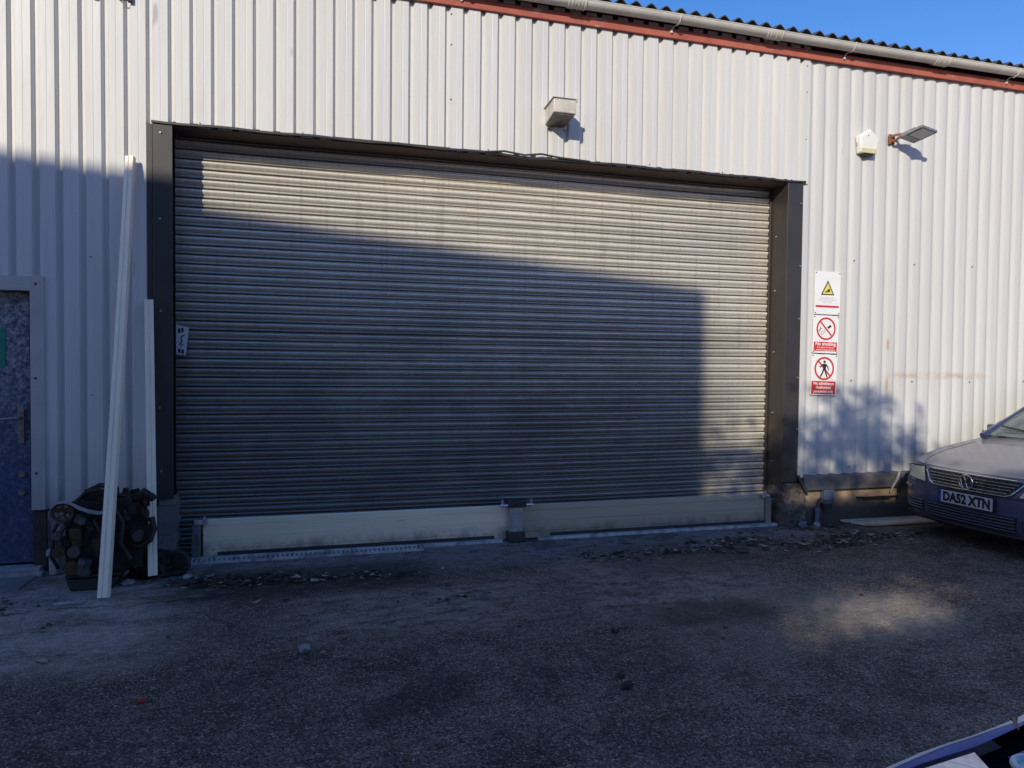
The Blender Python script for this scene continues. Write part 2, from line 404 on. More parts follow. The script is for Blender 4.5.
# sill flashing at right
m = MB(); m.prism([(-.012, .50), (-.05, .475), (-.062, .345), (-.045, .335), (-.012, .36)], 0, 4.70, 16); m.build('sill_flashing', M_sill, wh, bevel=.004)
m = MB(); m.add([(4.60, -.07, .50), (4.63, -.07, .50), (4.735, -.09, .335), (4.70, -.09, .325), (4.60, -.05, .50), (4.63, -.05, .50), (4.735, -.06, .335), (4.70, -.06, .325)],
    [(0,1,2,3),(4,7,6,5),(0,4,5,1),(2,6,7,3),(1,5,6,2),(0,3,7,4)]); m.build('flashing_end', M_jamb, wh)
m = MB(); m.box(-1.86, -1.10, -.03, -.002, .452, .47); m.box(-9, -2.95, -.03, -.002, .452, .47); m.build('sill_flashing', M_jamb, wh)
# fascia, gutter, roof
m = MB(); m.box(-9, 16, -.062, -.036, 4.512, 4.590); m.prism([(-.036, 4.5905), (-.062, 4.5905), (-.062, 4.597), (-.036, 4.605)], 0, -9, 16)
m.build('fascia_board', M_fascia, wh, bevel=.004)
m = MB(); m.box(-9, 16, -.034, .1, 4.55, 4.72); m.build('eaves_board', M_dark, wh)
gy, gz, gr = -.135, 4.665, .056
m = MB()
def gut(i, j):
    a = math.pi*(j/14)
    return (-9+25*i/60, gy-gr*math.cos(a), gz-gr*math.sin(a)+.004*math.sin(i*.7))
m.grid(gut, 61, 15)
def gut2(i, j):
    a = math.pi*(j/14)
    return (-9+25*i/60, gy-(gr-.004)*math.cos(a), gz-(gr-.004)*math.sin(a)+.004*math.sin(i*.7))
m.grid(gut2, 61, 15); m.tube([(-9+25*i/60, gy-gr+.002, gz+.004*math.sin(i*.7)) for i in range(61)], .006, 6)
gut_o = m.build('gutter', M_gutter, wh, smooth=True)
def gjoint(x):
    m = MB()
    for dx, rr in ((-.075, .008), (-.045, .012), (-.015, .008), (.015, .012), (.045, .008), (.075, .012)):
        m.tube([(x+dx, gy-(gr+.003)*math.cos(a), gz-(gr+.003)*math.sin(a)) for a in [math.pi*k/12 for k in range(13)]], rr*.8, 6)
    m.grid(lambda i, j: (x-.08+.16*i, gy-(gr+.006)*math.cos(math.pi*j/12), gz-(gr+.006)*math.sin(math.pi*j/12)), 2, 13)
    m.build('gutter_joint', M_gutter, wh, smooth=True)
def gbracket(x):
    m = MB(); m.tube([(x+.02, gy-(gr+.008)*math.cos(a), gz-(gr+.008)*math.sin(a)) for a in [math.pi*k/10 for k in range(0, 8)]]+[(x+.005, -.075, 4.60), (x-.01, -.07, 4.565)], .0065, 6)
    m.cyl((x-.01, -.06, 4.56), (x-.01, -.08, 4.56), .014, .011, 8)
    m.build('gutter_bracket', M_gutterw, wh, smooth=True)
M_gutterw = simple('bracket_plastic', (.66, .65, .62), (.5, .48, .44), 30, .5, 0, .05)
M_cable = simple('old_steel_strap', (.12, .11, .10), (.2, .18, .15), 20, .6, .2, .1)
for x_ in (.28, 2.227, 4.186, 6.14, 8.1): gjoint(x_)
for x_ in (1.25, 3.18, 5.05, 7.096): gbracket(x_)
m = MB()
def roofp(i, j):
    x = -9+25*i/1400; s = j*1.0
    c_ = .024*math.cos(2*math.pi*x/.146)
    return (x, -.175+s*6.0, 4.708+c_+s*.95)
m.grid(roofp, 1401, 3)
def roofp2(i, j):
    x = -9+25*i/1400; c_ = .024*math.cos(2*math.pi*x/.146)
    return (x, -.175, 4.708+c_-j*.010)
m.grid(roofp2, 1401, 2)
m.build('roof', M_roof, wh, smooth=True)
m = MB(); m.prism([(-.02, 4.66), (12, 4.66), (12, 4.9), (6, 5.5), (-.02, 4.665)], 0, -9, 16); m.build('roof_body', M_dark, wh)

# shutter opening: posts, reveals, soffit
m = MB()
m.box(-1.094, OX0, -.047, -.030, .505, OZ); m.box(-1.136, -1.096, -.036, -.031, .466, OZ+.0); m.box(-1.094, -1.083, -.030, .0, .505, OZ); 
m.build('jamb_post', M_jamb, wh, bevel=.003)
m = MB(); m.box(-1.02, OX0-.02, -.028, .16, .505, OZ-.001); m.build('jamb_reveal', M_reveal, wh)
m = MB(); m.box(OX1, 4.624, -.047, -.030, .43, OZ); m.box(4.61, 4.624, -.030, .0, .43, OZ)
m.build('jamb_post', M_jamb, wh, bevel=.003)
m = MB(); m.box(OX1+.0005, OX1+.02, -.033, .27, .40, OZ-.001); m.build('jamb_reveal', M_reveal, wh)
m = MB(); m.box(OX0, OX1, -.035, .27, OZ-.006, OZ+.03); m.build('lintel_soffit', M_soffit, wh)
m = MB()
def lz(i):
    x = -1.10+5.745*i/60
    return (x, OZ+.004-.004*math.sin(i*.9)-.012*math.exp(-((x-1.95)/.25)**2))
for k in range(60):
    a, b_ = lz(k), lz(k+1)
    m.add([(a[0], -.06, a[1]), (b_[0], -.06, b_[1]), (b_[0], -.06, b_[1]+.016), (a[0], -.06, a[1]+.016), (a[0], -.03, a[1]), (b_[0], -.03, b_[1]), (b_[0], -.03, b_[1]+.02), (a[0], -.03, a[1]+.02)],
          [(0,1,2,3), (3,2,6,7), (0,4,5,1)])
m.build('head_flashing', M_jamb, wh)
m = MB(); m.tube([(1.45, -.066, OZ+.012), (1.62, -.075, OZ+.03), (1.80, -.078, OZ+.012), (1.95, -.075, OZ+.035), (2.12, -.07, OZ+.02), (2.4, -.066, OZ+.012)], .008, 6)
m.build('loose_trim', M_jamb, wh)
m = MB()
for x_, z_ in ((-1.04, 3.26), (-1.045, 2.62), (-1.04, 1.93), (-1.05, 1.2), (-1.04, .72), (4.60, 3.13), (4.60, 2.53), (4.60, 2.02), (4.598, 1.45), (4.60, .95)):
    m.cyl((x_, -.045, z_), (x_, -.056, z_), .010, .008, 10)
for z_ in (2.83, 2.3, 1.7, 1.1, .62): m.cyl((OX1+.002, .12, z_), (OX1-.012, .12, z_), .011, .008, 10)
build_each(m, 'bolt', M_bolt, wh, smooth=True)

# roller shutter
SY = .235
sh = MB(); n_sl = 45; zs = []
prof = []
for k in range(n_sl+1):
    z0 = k*.075
    for u, d in ((.0, .008), (.03, .012), (.07, .008), (.10, -.003), (.16, -.0085), (.22, -.008), (.28, .003), (.36, .002), (.44, -.004), (.54, -.012), (.68, -.018), (.80, -.0195), (.90, -.016), (.955, -.006), (.975, .004)):
        prof.append((z0+u*.075, d))
NX = 50
jit = [random.uniform(-1, 1) for _ in range(n_sl+2)]
def shp(i, j):
    x = OX0-.03+(OX1-OX0+.04)*i/(NX-1); z, d = prof[j]
    k = int((z+1e-6)/.075)
    y = SY+d*(1+.12*jit[k])+.006*math.sin(x*1.7+z*.6)+.0022*jit[k]*math.sin(x*3.1+k)
    zz = z-.010*math.sin(math.pi*(x-OX0)/(OX1-OX0))+.0015*jit[k]*math.sin(x*2.2+k*1.3)
    return (x, y, zz)
sh.grid(shp, NX, len(prof))
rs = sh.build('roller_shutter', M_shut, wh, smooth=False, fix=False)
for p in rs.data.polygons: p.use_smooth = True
m = MB(); m.box(OX0-.05, OX0-.024, .16, .27, .02, OZ-.01); m.build('guide_rail', M_jamb, rs, bevel=.003)
m = MB(); m.box(OX1-.018, OX1, .20, .27, .02, OZ-.01); m.build('guide_rail', M_reveal, rs, bevel=.003)

# side door
M_door = None
t = NT('mottled_door'); 
n = t.noise(30, 7, .8); n2 = t.noise(4.0, 5, .7); Z = t.xyz()[2]
top = t.ramp(n, [(.38, (.05, .055, .07)), (.5, (.15, .165, .20)), (.60, (.38, .40, .44))])
bot = t.ramp(n, [(.40, (.030, .045, .10)), (.58, (.060, .095, .20)), (.70, (.20, .24, .32))])
mz = t.n.new('ShaderNodeMapRange'); t.link(t.math('ADD', Z, t.math('MULTIPLY', n2, .9)), mz.inputs[0]); mz.inputs[1].default_value = 1.2; mz.inputs[2].default_value = 2.1
c = t.mix(mz.outputs[0], bot, top)
sps = t.ramp(t.vor(9, feature='F1'), [(.06, 1.0), (.11, 0.0)])
c = t.mix(t.math('MULTIPLY', sps, .5), c, (.35, .34, .32)); t.bump(n, .3, .004)
M_door = t.fin(c, .5, .1)
m = MB(); m.box(-2.83, -1.905, .045, .085, .06, 2.045); dr = m.build('side_door', M_door, wh, bevel=.004)
M_handle = simple('tarnished_steel', (.38, .36, .33), (.2, .17, .13), 40, .4, .8, .1)
m = MB(); m.box(-2.01, -1.97, .03, .046, .94, 1.20); m.cyl((-1.99, .04, 1.13), (-1.99, -.02, 1.13), .013); m.tube([(-1.99, -.02, 1.13), (-2.05, -.028, 1.127), (-2.15, -.024, 1.118)], [.012, .011, .009], 8)
m.cyl((-1.99, .035, 1.01), (-1.99, .02, 1.01), .016, .014, 12)
m.build('handle', M_handle, dr, bevel=.002)
m = MB()
for z_ in (1.98, 1.90, 1.80, 1.62, 1.35, 1.16, .84, .60, .36, .20): m.cyl((-1.928, .046, z_), (-1.928, .036, z_), .009, .007, 8)
build_each(m, 'rivet', M_screw, dr)
for z_ in (.715, .58): 
    m = MB(); m.cyl((-1.99, .046, z_), (-1.99, .032, z_), .028, .022, 14); m.build('vent_cap', M_handle, dr)
M_trim = simple('trim_paint', (.50, .485, .46), (.40, .385, .36), 3, .5, 0, .06, 20)
m = MB()
m.prism([(-1.902, .462), (-1.812, .462), (-1.812, 2.156), (-1.902, 2.05)], 1, -.048, -.030)
m.prism([(-2.93, 2.05), (-1.9025, 2.05), (-1.8125, 2.156), (-2.93, 2.156)], 1, -.046, -.030)
m.box(-1.902, -1.894, -.030, .10, .462, 2.05); m.box(-2.93, -1.902, -.030, .10, 2.05, 2.056)
m.box(-2.93, -2.83, -.048, -.030, .462, 2.05)
m.build('door_frame', M_trim, wh, bevel=.002)
m = MB(); m.cyl((-1.865, -.045, 2.10), (-1.865, -.055, 2.10), .010, .007, 8)
for z_ in (1.42, .73): m.cyl((-1.87, -.045, z_), (-1.87, -.055, z_), .010, .007, 8)
build_each(m, 'screw', M_screw, wh)
M_brown = simple('rotten_timber', (.065, .05, .042), (.03, .026, .025), 12, .9, 0, .4)
m = MB(); m.box(-1.905, -1.815, -.02, .10, .01, .458); m.build('door_post', M_brown, wh, bevel=.004)
M_pale = simple('scuffed_white_paint', (.42, .41, .39), (.24, .23, .22), 14, .8, 0, .3)
m = MB(); m.box(-2.95, -1.84, -.09, .04, .0, .05); m.box(-2.95, -1.80, -.17, -.115, .0, .034); m.build('door_threshold', M_pale, wh, bevel=.005)
# rusty gutter stubs showing at the top left
m = MB()
for x_ in (-1.475, -1.24):
    m = MB()
    m.box(x_-.014, x_+.014, -.065, -.036, 4.19, 4.24)
    m.tube([(x_-.09, -.045, 4.22), (x_-.06, -.055, 4.195), (x_, -.055, 4.20)], .005, 6)
    m.build('fixing_stub', M_brown, wh, bevel=.004)

# ------------------------------------------------------------------ things fixed on the wall
M_green = simple('green_sign', (.01, .25, .16), (.01, .2, .13), 20, .4, 0, 0)
m = MB(); m.box(-2.32, -2.088, .0395, .0445, 1.50, 1.78); o = m.build('door_sign', M_green, None, bevel=.001)
tag(o, 'green plate fixed high on the mottled side door', 'sign')

# number tag at shutter edge
tg = thing('paper_tag', 'small white tag hanging at the left edge of the shutter', 'tag', (-.925, .165, 1.72))
M_paper = simple('paper_white', (.72, .72, .72), (.6, .6, .6), 30, .6, 0, 0)
M_ink = simple('black_ink', (.015, .015, .018), None, 30, .6, 0, 0)
m = MB(); m.prism([(-.045, -.115), (.025, -.12), (.048, .10), (-.045, .12)], 1, -.002, .002); m.build('card', M_paper, tg, M=Matrix.Rotation(R(0), 4, 'Z'))
m = MB(); m.box(-.028, -.012, -.005, -.0022, .055, .09); m.box(-.005, .010, -.005, -.0022, .06, .095); m.box(-.030, -.012, -.005, -.0022, -.10, -.07); m.box(-.005, .012, -.005, -.0022, -.108, -.075)
m.tube([(-.02, -.004, -.04), (0, -.004, -.01), (-.01, -.004, .02), (.015, -.004, .04)], .004, 5); m.tube([(-.01, -.004, -.05), (.01, -.004, -.03)], .004, 5)
m.build('print', M_ink, tg)

# cream security light
M_cream = simple('cream_enamel', (.62, .58, .50), (.46, .42, .35), 14, .45, 0, .1)
t = NT('rusty_glass'); c = t.ramp(t.noise(25, 5), [(.4, (.10, .07, .05)), (.6, (.20, .16, .12))]); M_rglass = t.fin(c, .35)
lt = thing('bulkhead_light', 'boxy cream security light sticking out from the cladding above the shutter', 'light', (2.085, -.035, 3.64))
m = MB()
m.add([(-.095, 0, -.02), (.095, 0, -.02), (.095, 0, .115), (-.095, 0, .115), (-.10, -.25, .015), (.10, -.25, .015), (.10, -.25, .13), (-.10, -.25, .13)],
      [(0,1,2,3),(4,7,6,5),(0,3,7,4),(1,5,6,2),(3,2,6,7),(0,4,5,1)])
m.build('housing', M_cream, lt, bevel=.008)
m = MB(); m.add([(-.08, -.02, -.0265), (.08, -.02, -.0265), (.085, -.235, .004), (-.085, -.235, .004), (-.08, -.02, -.014), (.08, -.02, -.014), (.085, -.235, .02), (-.085, -.235, .02)],
      [(0,1,2,3),(4,7,6,5),(0,3,7,4),(1,5,6,2),(3,2,6,7),(0,4,5,1)]); m.build('lens', M_rglass, lt)
m = MB(); m.box(-.11, .11, -.268, .0, .118, .124, Matrix.Rotation(R(-3.4), 4, 'X')); m.cyl((.10, -.25, .12), (.10, -.268, .12), .010); m.build('lid', M_cream, lt, bevel=.002)
m = MB(); m.box(-.11, .11, .0, .012, -.04, .13); m.build('back_plate', M_cream, lt, bevel=.002)

# pentagonal alarm box
M_alarm = simple('alarm_plastic', (.80, .79, .74), (.72, .70, .62), 5, .4, 0, .04)
M_alarmy = simple('alarm_yellowed', (.62, .55, .34), (.55, .48, .28), 9, .45, 0, .04)
al = thing('alarm_box', 'white five sided burglar alarm box on the right hand cladding', 'alarm box', (5.345, -.034, 3.78))
pent = [(-.105, -.115), (.09, -.115), (.125, .045), (.01, .13), (-.125, .05)]
m = MB(); m.prism([(x*1.0, z) for x, z in pent], 1, -.028, .0); m.build('base', M_alarm, al, bevel=.006)
m = MB()
n_ = len(pent); fr = [(x*.90, z*.90) for x, z in pent]
vs = [(x, -.0285, z) for x, z in pent]+[(x, -.062, z) for x, z in fr]
m.add(vs, [(i, (i+1) % n_, n_+(i+1) % n_, n_+i) for i in range(n_)]+[tuple(range(n_, 2*n_)), tuple(range(n_))]); m.build('cover', M_alarm, al, bevel=.01, seg=3)
m = MB(); m.prism([(-.090, -.116), (.076, -.116), (.088, -.068), (-.099, -.068)], 1, -.068, -.02); m.build('strobe_lens', M_alarmy, al, bevel=.004)
m = MB(); m.cyl((-.02, -.0625, .055), (-.02, -.066, .055), .006, .005, 10)
for k in range(4): m.box(-.118, -.1115, -.024, -.012, -.04+k*.02, -.03+k*.02)
build_each(m, 'vent', M_screw, al)
m = MB(); m.box(-.06, .06, -.045, -.01, -.132, -.114); m.build('dark_outlet', M_jamb, al)

# LED floodlight
M_alu = simple('grey_aluminium', (.32, .32, .33), (.24, .24, .25), 20, .4, .5, .05)
M_gl = simple('led_glass', (.42, .43, .42), (.34, .35, .34), 10, .15, 0, 0)
M_rust = simple('orange_rust', (.30, .12, .05), (.16, .07, .04), 25, .85, 0, .4)
fl = thing('floodlight', 'grey flat floodlight on a rusty bracket, right of the alarm box', 'floodlight', (5.755, -.03, 3.845))
Mx = Matrix.Translation((.04, -.18, .0)) @ Matrix.Rotation(R(-9), 4, 'X') @ Matrix.Rotation(R(9), 4, 'Z') @ Matrix.Rotation(R(5), 4, 'Y')
m = MB(); m.box(-.11, .11, -.14, .11, -.004, .022, Mx)
for k in range(9): m.box(-.10+k*.024, -.094+k*.024, -.06, .11, .022, .040, Mx)
hd = m.build('lamp_head', M_alu, fl, bevel=.004)
m = MB(); m.box(-.09, .09, -.13, .02, -.008, -.0042, Mx); m.build('glass', M_gl, hd)
m = MB(); m.box(-.1, -.09, -.14, .03, -.009, -.0045, Mx); m.box(.09, .1, -.14, .03, -.009, -.0045, Mx); m.box(-.0895, .0895, -.14, -.131, -.009, -.0045, Mx); m.box(-.0895, .0895, .021, .03, -.009, -.0045, Mx)
m.build('bezel', M_jamb, hd)
m = MB(); m.tube([(-.10, -.0, -.02), (-.10, -.06, -.025), (-.085, -.10, .0), (-.06, -.12, .01), (.0, -.12, .02), (.04, -.11, .01)], .013, 8)
m.tube([(-.10, -.01, .02), (-.09, -.05, .035), (-.05, -.09, .035), (-.01, -.12, .02)], .012, 8); m.box(-.13, -.06, -.012, .0, -.045, .05)
m.build('bracket', M_rust, fl, smooth=True)

# signs
M_white = simple('sign_white', (.82, .81, .79), (.76, .75, .72), 4, .35, 0, .02)
M_red = simple('sign_red', (.62, .03, .025), (.52, .035, .03), 8, .4, 0, 0)
M_yel = simple('sign_yellow', (.75, .62, .12), (.7, .56, .12), 8, .4, 0, 0)
M_grey = simple('faded_print', (.52, .52, .54), (.45, .45, .46), 30, .5, 0, 0)
TX = Matrix.Rotation(R(90), 4, 'X')
def sign_base(name, label, x, z, w, h, rot=0):
    s = thing(name, label, 'sign', (x-.035, -.040, z-.008)); s.rotation_euler = (0, rot, 0)
    m = MB(); m.box(-w/2, w/2, -.0, .006, -h/2, h/2); m.build('panel', M_white, s, bevel=.0015)
    m = MB()
    for sx in (-1, 1):
        for sz in (-1, 1): m.cyl((sx*(w/2-.014), -.0005, sz*(h/2-.014)), (sx*(w/2-.014), -.005, sz*(h/2-.014)), .006, .005, 8)
    build_each(m, 'screw', M_screw, s)
    return s
def disc_ring(s, cz, r, w):
    m = MB(); N = 40
    m.grid(lambda i, j: ((r-w*j)*math.cos(2*math.pi*i/N), -.0022, cz+(r-w*j)*math.sin(2*math.pi*i/N)), N, 2, cu=True)
    a = R(135); d = Vector((math.cos(a), 0, math.sin(a))); p = Vector((d.z, 0, -d.x)); rr = r-w*.5
    c_ = Vector((0, -.0028, cz))
    m.add([c_+d*rr+p*w*.42, c_+d*rr-p*w*.42, c_-d*rr-p*w*.42, c_-d*rr+p*w*.42], [(0,1,2,3)])
    m.build('prohibition_ring', M_red, s)
s1 = sign_base('warning_sign', 'white warning sign with yellow triangle, topmost of the three wall signs', 4.968, 2.29, .30, .42, R(.6))
m = MB(); m.add([(-.078, -.0012, -.02), (.078, -.0012, -.02), (0, -.0012, .125)], [(0,1,2)]); m.build('triangle_border', M_ink, s1)
m = MB(); m.add([(-.060, -.0020, -.010), (.060, -.0020, -.010), (0, -.0020, .102)], [(0,1,2)]); m.build('triangle_fill', M_yel, s1)
m = MB(); m.add([(-.034, -.0028, .012), (-.010, -.0028, .020), (.012, -.0028, .042), (.030, -.0028, .040), (.020, -.0028, .026), (.036, -.0028, .018), (.004, -.0028, .010), (-.02, -.0028, .004)], [(0,1,2,3,4,5,6,7)])
m.build('pictogram', M_ink, s1)
m = MB()
for r_, (a, b_) in enumerate(((-.085, .08), (-.10, .10), (-.06, .055))):
    x_ = a
    while x_ < b_:
        w_ = random.uniform(.012, .03); m.box(x_, min(x_+w_, b_), -.0016, -.0010, -.052-r_*.02, -.045-r_*.02); x_ += w_+.008
m.build('small_print', M_grey, s1)
m = MB(); m.box(-.135, .135, -.0018, -.0010, -.142, -.122); m.build('red_bar', M_red, s1)

s2 = sign_base('no_smoking_sign', 'no smoking sign with struck out cigarette, middle of the three wall signs', 4.957, 1.885, .30, .37, R(1.2))
disc_ring(s2, .055, .112, .018)
m = MB()
Mc = Matrix.Translation((.0, -.0016, .045)) @ Matrix.Rotation(R(-38), 4, 'Y')
m.box(-.07, .045, -.0002, .0002, -.011, -.008, Mc); m.box(-.07, .045, -.0002, .0002, .008, .011, Mc); m.box(-.07, -.067, -.0002, .0002, -.008, .008, Mc); m.box(.03, .07, -.0002, .0002, -.011, .011, Mc)
m.tube([(-.075, -.0022, .02), (-.085, -.0022, .04), (-.065, -.0022, .055), (-.07, -.0022, .075)], .0022, 4); m.tube([(-.06, -.0022, .03), (-.065, -.0022, .05), (-.045, -.0022, .06)], .0022, 4)
m.build('cigarette', M_ink, s2)
m = MB(); m.box(-.135, .135, -.0016, -.0010, -.165, -.075); m.build('red_panel', M_red, s2)
m = MB(); text_mb(m, 'No smoking', Matrix.Translation((0, -.0024, -.095)) @ TX, .048, .0012); text_mb(m, 'It is against the law to', Matrix.Translation((0, -.0024, -.128)) @ TX, .022, .0003); text_mb(m, 'smoke in these premises', Matrix.Translation((0, -.0024, -.152)) @ TX, .022, .0003)
m.build('lettering', M_white, s2)

s3 = sign_base('no_admittance_sign', 'no admittance sign with struck out walking figure, lowest of the three wall signs', 4.945, 1.487, .30, .40, R(1.6))
disc_ring(s3, .062, .115, .019)
m = MB(); Y_ = -.0036
m.cyl((.0, -.0016, .128), (.0, Y_, .128), .013, .013, 14)
def limb(a, b_, w):
    a, b_ = Vector((a[0], Y_, a[1])), Vector((b_[0], Y_, b_[1])); d = (b_-a).normalized(); p = Vector((d.z, 0, -d.x))*w
    m.add([a+p, b_+p*.8, b_-p*.8, a-p], [(0,1,2,3)])
m.add([(-.020, Y_, .108), (.022, Y_, .108), (.016, Y_, .05), (-.014, Y_, .05)], [(0,1,2,3)])
limb((-.016, .104), (-.048, .074), .006); limb((-.048, .074), (-.055, .085), .005); limb((.018, .104), (.042, .072), .006); limb((.042, .072), (.050, .048), .005)
limb((-.006, .055), (-.024, .012), .009); limb((-.024, .012), (-.045, -.02), .008); limb((.006, .055), (.022, .012), .009); limb((.022, .012), (.034, -.022), .008)
m.build('walking_figure', M_ink, s3)
m = MB(); m.box(-.14, .14, -.0016, -.0010, -.19, -.062); m.build('red_panel', M_red, s3)
m = MB(); text_mb(m, 'No admittance', Matrix.Translation((0, -.0024, -.086)) @ TX, .040, .001); text_mb(m, 'Authorised', Matrix.Translation((0, -.0024, -.125)) @ TX, .038, .001); text_mb(m, 'personnel only', Matrix.Translation((0, -.0024, -.164)) @ TX, .038, .001)
m.build('lettering', M_white, s3)

# junction box on dwarf wall
M_plas = simple('blue_grey_plastic', (.15, .18, .23), (.11, .13, .16), 16, .4, 0, .05)
jb = thing('junction_box', 'small grey electrical junction box on the low wall below the signs', 'junction box', (4.97, -.012, .24))
m = MB(); m.box(-.055, .055, -.06, .0, -.035, .095); m.build('case', M_plas, jb, bevel=.008)
m = MB(); m.box(-.062, .062, -.076, -.0605, .0, .105); m.build('lid', M_plas, jb, bevel=.006)
m = MB(); m.box(-.045, .045, -.066, -.012, -.085, -.036); m.build('cable_entry', M_jamb, jb, bevel=.006)
m = MB(); m.tube([(-.05, -.02, .02), (-.09, -.02, .0), (-.1, -.015, -.07), (-.085, -.015, -.22)], .008, 6); m.build('cable', M_jamb, jb)
M_blk = simple('black_rubber', (.018, .018, .019), (.03, .029, .028), 20, .6, 0, .2)
m = MB(); m.tube([(5.35, -.022, .245), (5.5, -.024, .238), (5.7, -.022, .24), (5.85, -.02, .236)], .011, 6); m.tube([(5.42, -.03, .225), (5.75, -.03, .222)], .007, 6)
o = m.build('wall_cable', M_blk, smooth=True); tag(o, 'short black cable clipped along the low wall right of the junction box', 'cable')
M_strap = simple('frayed_strap', (.4, .39, .37), (.25, .24, .22), 40, .8, 0, .2)
m = MB(); m.tube([(5.83, -.07, .50), (5.80, -.072, .42), (5.755, -.072, .36), (5.73, -.06, .29)], [.010, .014, .011, .008], 7); o = m.build('cable_end', M_strap, smooth=True)
tag(o, 'frayed pale cable end hanging over the sill beside the dark blue car', 'cable')

# pipe stubs and rubble at right jamb
m = MB(); m.cyl((4.86, -.05, .0), (4.86, -.05, .15), .022, None, 14); m.cyl((4.86, -.05, .13), (4.86, -.05, .17), .028, None, 14); m.cyl((4.86, -.05, .0), (4.86, -.05, .04), .028, None, 14)
o = m.build('pipe_stub', M_plas, smooth='auto'); tag(o, 'short grey pipe stub rising at the right foot of the shutter opening', 'pipe')
def rock(name, label, cat, c, r, mat, sq=(1, 1, .7), seed=0, group=None, n=2):
    rnd = random.Random(seed); bm = bmesh.new(); bmesh.ops.create_icosphere(bm, subdivisions=n, radius=r)
    for v in bm.verts: v.co = Vector((v.co.x*sq[0], v.co.y*sq[1], v.co.z*sq[2]))*(1+rnd.uniform(-.22, .22))
    me = bpy.data.meshes.new(name); bm.to_mesh(me); bm.free(); me.materials.append(mat)
    o = bpy.data.objects.new(name, me); col.objects.link(o); o.location = c; o.rotation_euler[2] = rnd.uniform(0, 6)
    if label: tag(o, label, cat, group)
    return o
M_stone = simple('pale_stone', (.34, .33, .31), (.22, .21, .2), 30, .85, 0, .4)
M_redp = simple('red_scrap', (.45, .02, .02), (.3, .02, .02), 30, .5, 0, .1)
M_dkleaf = simple('dark_litter', (.02, .016, .013), (.05, .035, .02), 30, .9, 0, .3)
rock('stone', 'pale lump of stone lying alone on the asphalt left of centre', 'stone', (.0, -2.03, .022), .031, M_stone, seed=2)
rock('red_scrap', 'tiny red scrap on the dark asphalt at lower left', 'scrap', (-.713, -2.43, .009), .019, M_redp, (1.1, .9, .45), 3)
rock('dark_clod', 'larger black clod on the asphalt in the lower centre', 'clod', (1.50, -2.86, .014), .030, M_dkleaf, (1.2, .8, .5), 4)
rock('dark_clod', 'smaller black clod just behind the larger one in the lower centre', 'clod', (1.52, -2.74, .010), .022, M_dkleaf, (1.2, .8, .5), 6)
rock('dark_clod', 'lone black clod on the asphalt below the middle of the shutter', 'clod', (1.74, -2.18, .010), .020, M_dkleaf, (1.2, .9, .5), 8)
rock('stone', 'small grey chip of stone near the bottom left of the yard', 'stone', (-.02, -3.20, .012), .017, M_stone, (1.4, 1, .5), 9)
for k, (x_, y_, r_, lb) in enumerate(((4.80, -.12, .035, 'white rubble lump at the right shutter post, nearest the pipe stub'), (4.66, -.10, .045, 'blue grey rubble lump at the foot of the right shutter post'), (5.22, -.12, .025, 'small pale rubble chip against the low wall beside the timber board'))):
    rock('rubble', lb, 'rubble', (x_, y_, r_*.6), r_, (M_stone, M_plas, M_stone)[k], seed=20+k)

# ------------------------------------------------------------------ flood barrier
t = NT('barrier_aluminium'); 
n = t.noise(1, 4, .6, t.mapping((.8, 1, 25))); c = t.mix(t.ramp(n, [(.35, 0.0), (.65, 1.0)]), (.92, .78, .56), (.84, .71, .51))
c = t.mix(t.math('MULTIPLY', t.band(t.xyz()[2], -1, .10, .07), t.ramp(t.noise(7, 6, .75), [(.35, .1), (.6, .8)])), c, (.16, .14, .12)); c = t.mix(t.ramp(t.noise(1, 2, .5, t.mapping((5, 1, 60))), [(.70, 0.0), (.76, .5)]), c, (.3, .28, .24)); M_bar = t.fin(c, .42, .05)
t = NT('barrier_aluminium_dull'); 
n = t.noise(1, 4, .6, t.mapping((.8, 1, 25))); c = t.mix(t.ramp(n, [(.35, 0.0), (.65, 1.0)]), (.48, .41, .29), (.42, .36, .255))
c = t.mix(t.math('MULTIPLY', t.band(t.xyz()[2], -1, .10, .07), t.ramp(t.noise(7, 6, .75), [(.35, .1), (.6, .8)])), c, (.12, .11, .09)); M_bar2 = t.fin(c, .42, .05)
M_steel = simple('brushed_steel', (.42, .42, .43), (.3, .3, .31), 14, .35, .85, .08)
M_bolt2 = simple('bright_zinc', (.62, .62, .62), (.5, .5, .5), 40, .3, .7, 0)
def barrier(label, x0, x1, mat, g0, g1):
    b = thing('flood_barrier', label, 'flood barrier', ((x0+x1)/2, .10, .01), group='flood barrier panels across the shutter')
    L = (x1-x0)/2; m = MB()
    pf = [(.0, .0), (-.028, .0), (-.028, .052), (-.022, .055), (-.022, .060), (-.028, .063), (-.028, .148), (-.0235, .151), (-.0235, .154), (-.028, .157), (-.028, .24), (-.0235, .243), (-.0235, .246), (-.028, .249), (-.028, .292), (-.02, .300), (.0, .300)]
    m.prism(pf, 0, -L, L); m.build('panel', mat, b)
    m = MB(); m.box(g0-(x0+x1)/2, g1-(x0+x1)/2, -.040, -.0285, .006, .040); m.build('rubber_seal', M_blk, b, bevel=.003)
    return b
barrier('cream flood barrier board across the left half of the shutter', -.765, 1.735, M_bar, -.66, 1.60)
barrier('dull olive flood barrier board across the right half of the shutter', 1.835, 4.34, M_bar2, 2.12, 4.33)
pc = thing('barrier_post', 'steel centre post clamping the two flood barrier boards', 'post', (1.782, .045, 0))
m = MB(); m.box(-.062, .062, -.03, .06, .03, .345); m.build('column', M_bolt2, pc, bevel=.004)
m = MB(); m.box(-.055, .055, -.042, -.0305, .09, .28)
for z_ in (.10, .13, .185, .215, .25): m.box(-.045, .045, -.047, -.0425, z_, z_+.006)
